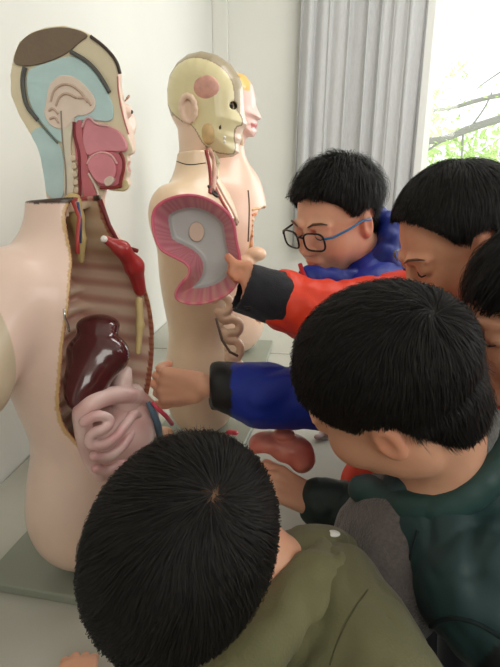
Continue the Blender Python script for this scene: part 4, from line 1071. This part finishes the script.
# ------------------------------------------------------------------ pieces lifted out of the models
def shell():
    Z = .90; k = FPX / Z; ctr = at(196, 246, Z)
    def c5(x, y): px, py = 140 + x * .32, 180 + y * .32; return ((px - 196) / k, (246 - py) / k)
    out = smooth_poly([c5(*p) for p in [(42, 150), (46, 95), (85, 62), (150, 46), (210, 54), (268, 88), (300, 128), (306, 190), (318, 235), (318, 290), (300, 335), (262, 366), (200, 388), (140, 388), (108, 372), (104, 345), (128, 312), (152, 290), (150, 262), (100, 238), (60, 215)]], 2)
    pf = PolyField(out); D = .062
    tl = math.radians(-14)
    # local axes: x right, y into the shell, z up; opening tipped a little downwards
    X = Vector(_rt); Y = (Vector(_fw) * math.cos(tl) + Vector(_up) * math.sin(-tl)).normalized(); Zv = X.cross(Y)
    T = (tuple(ctr - Y * .02), np.array([[X.x, Y.x, Zv.x], [X.y, Y.y, Zv.y], [X.z, Y.z, Zv.z]]))
    def f(P, use=None):
        x, y, z = ip(P); g = pf(x, z); t = np.clip(y / D, 0, 1)
        d = np.maximum(np.maximum(g + .012 * t * t, -y), y - D)
        inn = np.maximum(g + .0045 + .022 * np.clip(y / (D - .006), 0, 1), y - (D - .005))
        return smax(d, -inn, .002)
    fl = c5(172, 166)
    def col(V):
        x, y, z = ip(V.astype(F32)); g = pf(x, z); c = np.tile(L_(206, 116, 134), (len(V), 1)).astype(F32)
        a = np.arctan2(z, x); st = np.clip(.5 + .5 * np.sin(a * 46 + 3 * np.sin(a * 9) + g * 60), 0, 1)
        c = mixc(c, np.tile(L_(230, 166, 172), (len(V), 1)), st * .55)
        rimm = (y < .003) & (g < .001); c[rimm] = L_(216, 104, 128)
        low = np.clip((-.03 - z) / .03, 0, 1) * np.clip(.4 + .6 * np.sin(a * 30), 0, 1); c = mixc(c, np.tile(L_(226, 190, 160), (len(V), 1)), low * .45)
        fm = (g < -.0225) & (y > .03); c[fm] = L_(198, 202, 200)
        return c
    p = np.array(out)
    o = sculpt('hollow_organ_shell', f, (p[:, 0].min() - .01, -.006, p[:, 1].min() - .01), (p[:, 0].max() + .01, D + .006, p[:, 1].max() + .01), .0022, M_plast, None, col, T=T)
    tag(o, 'hollow pink organ shell with grey inside, held up in the middle of the picture', 'anatomical piece')
    # the room-space builder centres the mesh on its own origin, so the disc can hang on it
    b_ = np.array(T[1]); cpt = np.array(T[0]) + b_ @ np.array((fl[0], D - .0075, fl[1]))
    V = []; n = 28
    for yy, r in ((0, .0175), (-.003, .0165)):
        for i in range(n): a = 2 * math.pi * i / n; V.append(cpt + b_ @ np.array((r * .8 * math.cos(a), yy, r * math.sin(a))))
    Fc = [tuple(range(n, 2 * n))[::-1]] + [(i, (i + 1) % n, n + (i + 1) % n, n + i) for i in range(n)]
    mesh_obj('disc', np.array(V), Fc, vmat('disc_cream', (226, 206, 186), .4), o, smooth=False, label='cream disc inside the shell')
shell()
def loose(name, blobs, col1, col2, label, cat, h=.0025, amp=.002, gloss=None):
    b = Body(); P0 = []
    for q in blobs: b.ell(q[0], q[1], k=q[2] if len(q) > 2 else .01); P0.append(q[0])
    a = np.array([tuple(p) for p in P0]); r = max(max(q[1]) for q in blobs) + .01
    def ex(P, d): return d - amp * wob(P, 60.)
    b.extra = ex
    def c(V):
        n = np.clip(.5 + .6 * wob(V.astype(F32), 38., 4.), 0, 1); return mixc(np.tile(L_(*col1), (len(V), 1)), np.tile(L_(*col2), (len(V), 1)), n)
    o = sculpt(name, b, a.min(0) - r, a.max(0) + r, h, gloss or M_plast, None, c); tag(o, label, cat); return o
# organ in the hand of the boy in green
Zo = .96
loose('red_organ', [(at(290, 448, Zo), (.040, .03, .026)), (at(268, 442, Zo), (.032, .03, .018)), (at(302, 459, Zo), (.024, .028, .024), .012), (at(284, 434, Zo - .01), (.020, .02, .012), .004), (at(257, 446, Zo), (.014, .02, .012), .01)], (214, 104, 94), (228, 142, 124), 'rounded salmon-red organ held by the boy in the dark green jacket', 'anatomical piece')
# pieces lying on the table
def lying(px, py, z): return atz(px, py, TABLE + z + (PLATE if px < 225 else 0))
for i, (px, py, r, c1, lab) in enumerate([(206, 424, (.034, .018, .014), (214, 80, 104), 'bright pink organ piece lying on the table by the blue sleeve hand'),
                                          (160, 432, (.03, .02, .013), (222, 170, 140), 'pale orange organ piece lying left of the bright pink one'),
                                          (230, 434, (.014, .014, .012), (176, 38, 52), 'small dark red organ piece lying at the right of the bright pink one')]):
    loose('organ_piece', [(lying(px, py, r[2] + .001), r), (lying(px + 6, py + 1, r[2] + .001), (r[0] * .6, r[1] * .8, r[2]))], c1, tuple(min(255, v + 22) for v in c1), lab, 'anatomical piece', amp=.001)
loose('organ_piece', [(lying(326, 434, .012), (.02, .012, .010)), (lying(318, 437, .010), (.012, .010, .008))], (206, 190, 188), (120, 70, 70), 'small whitish organ piece lying under the blue sleeve', 'anatomical piece', amp=.001)
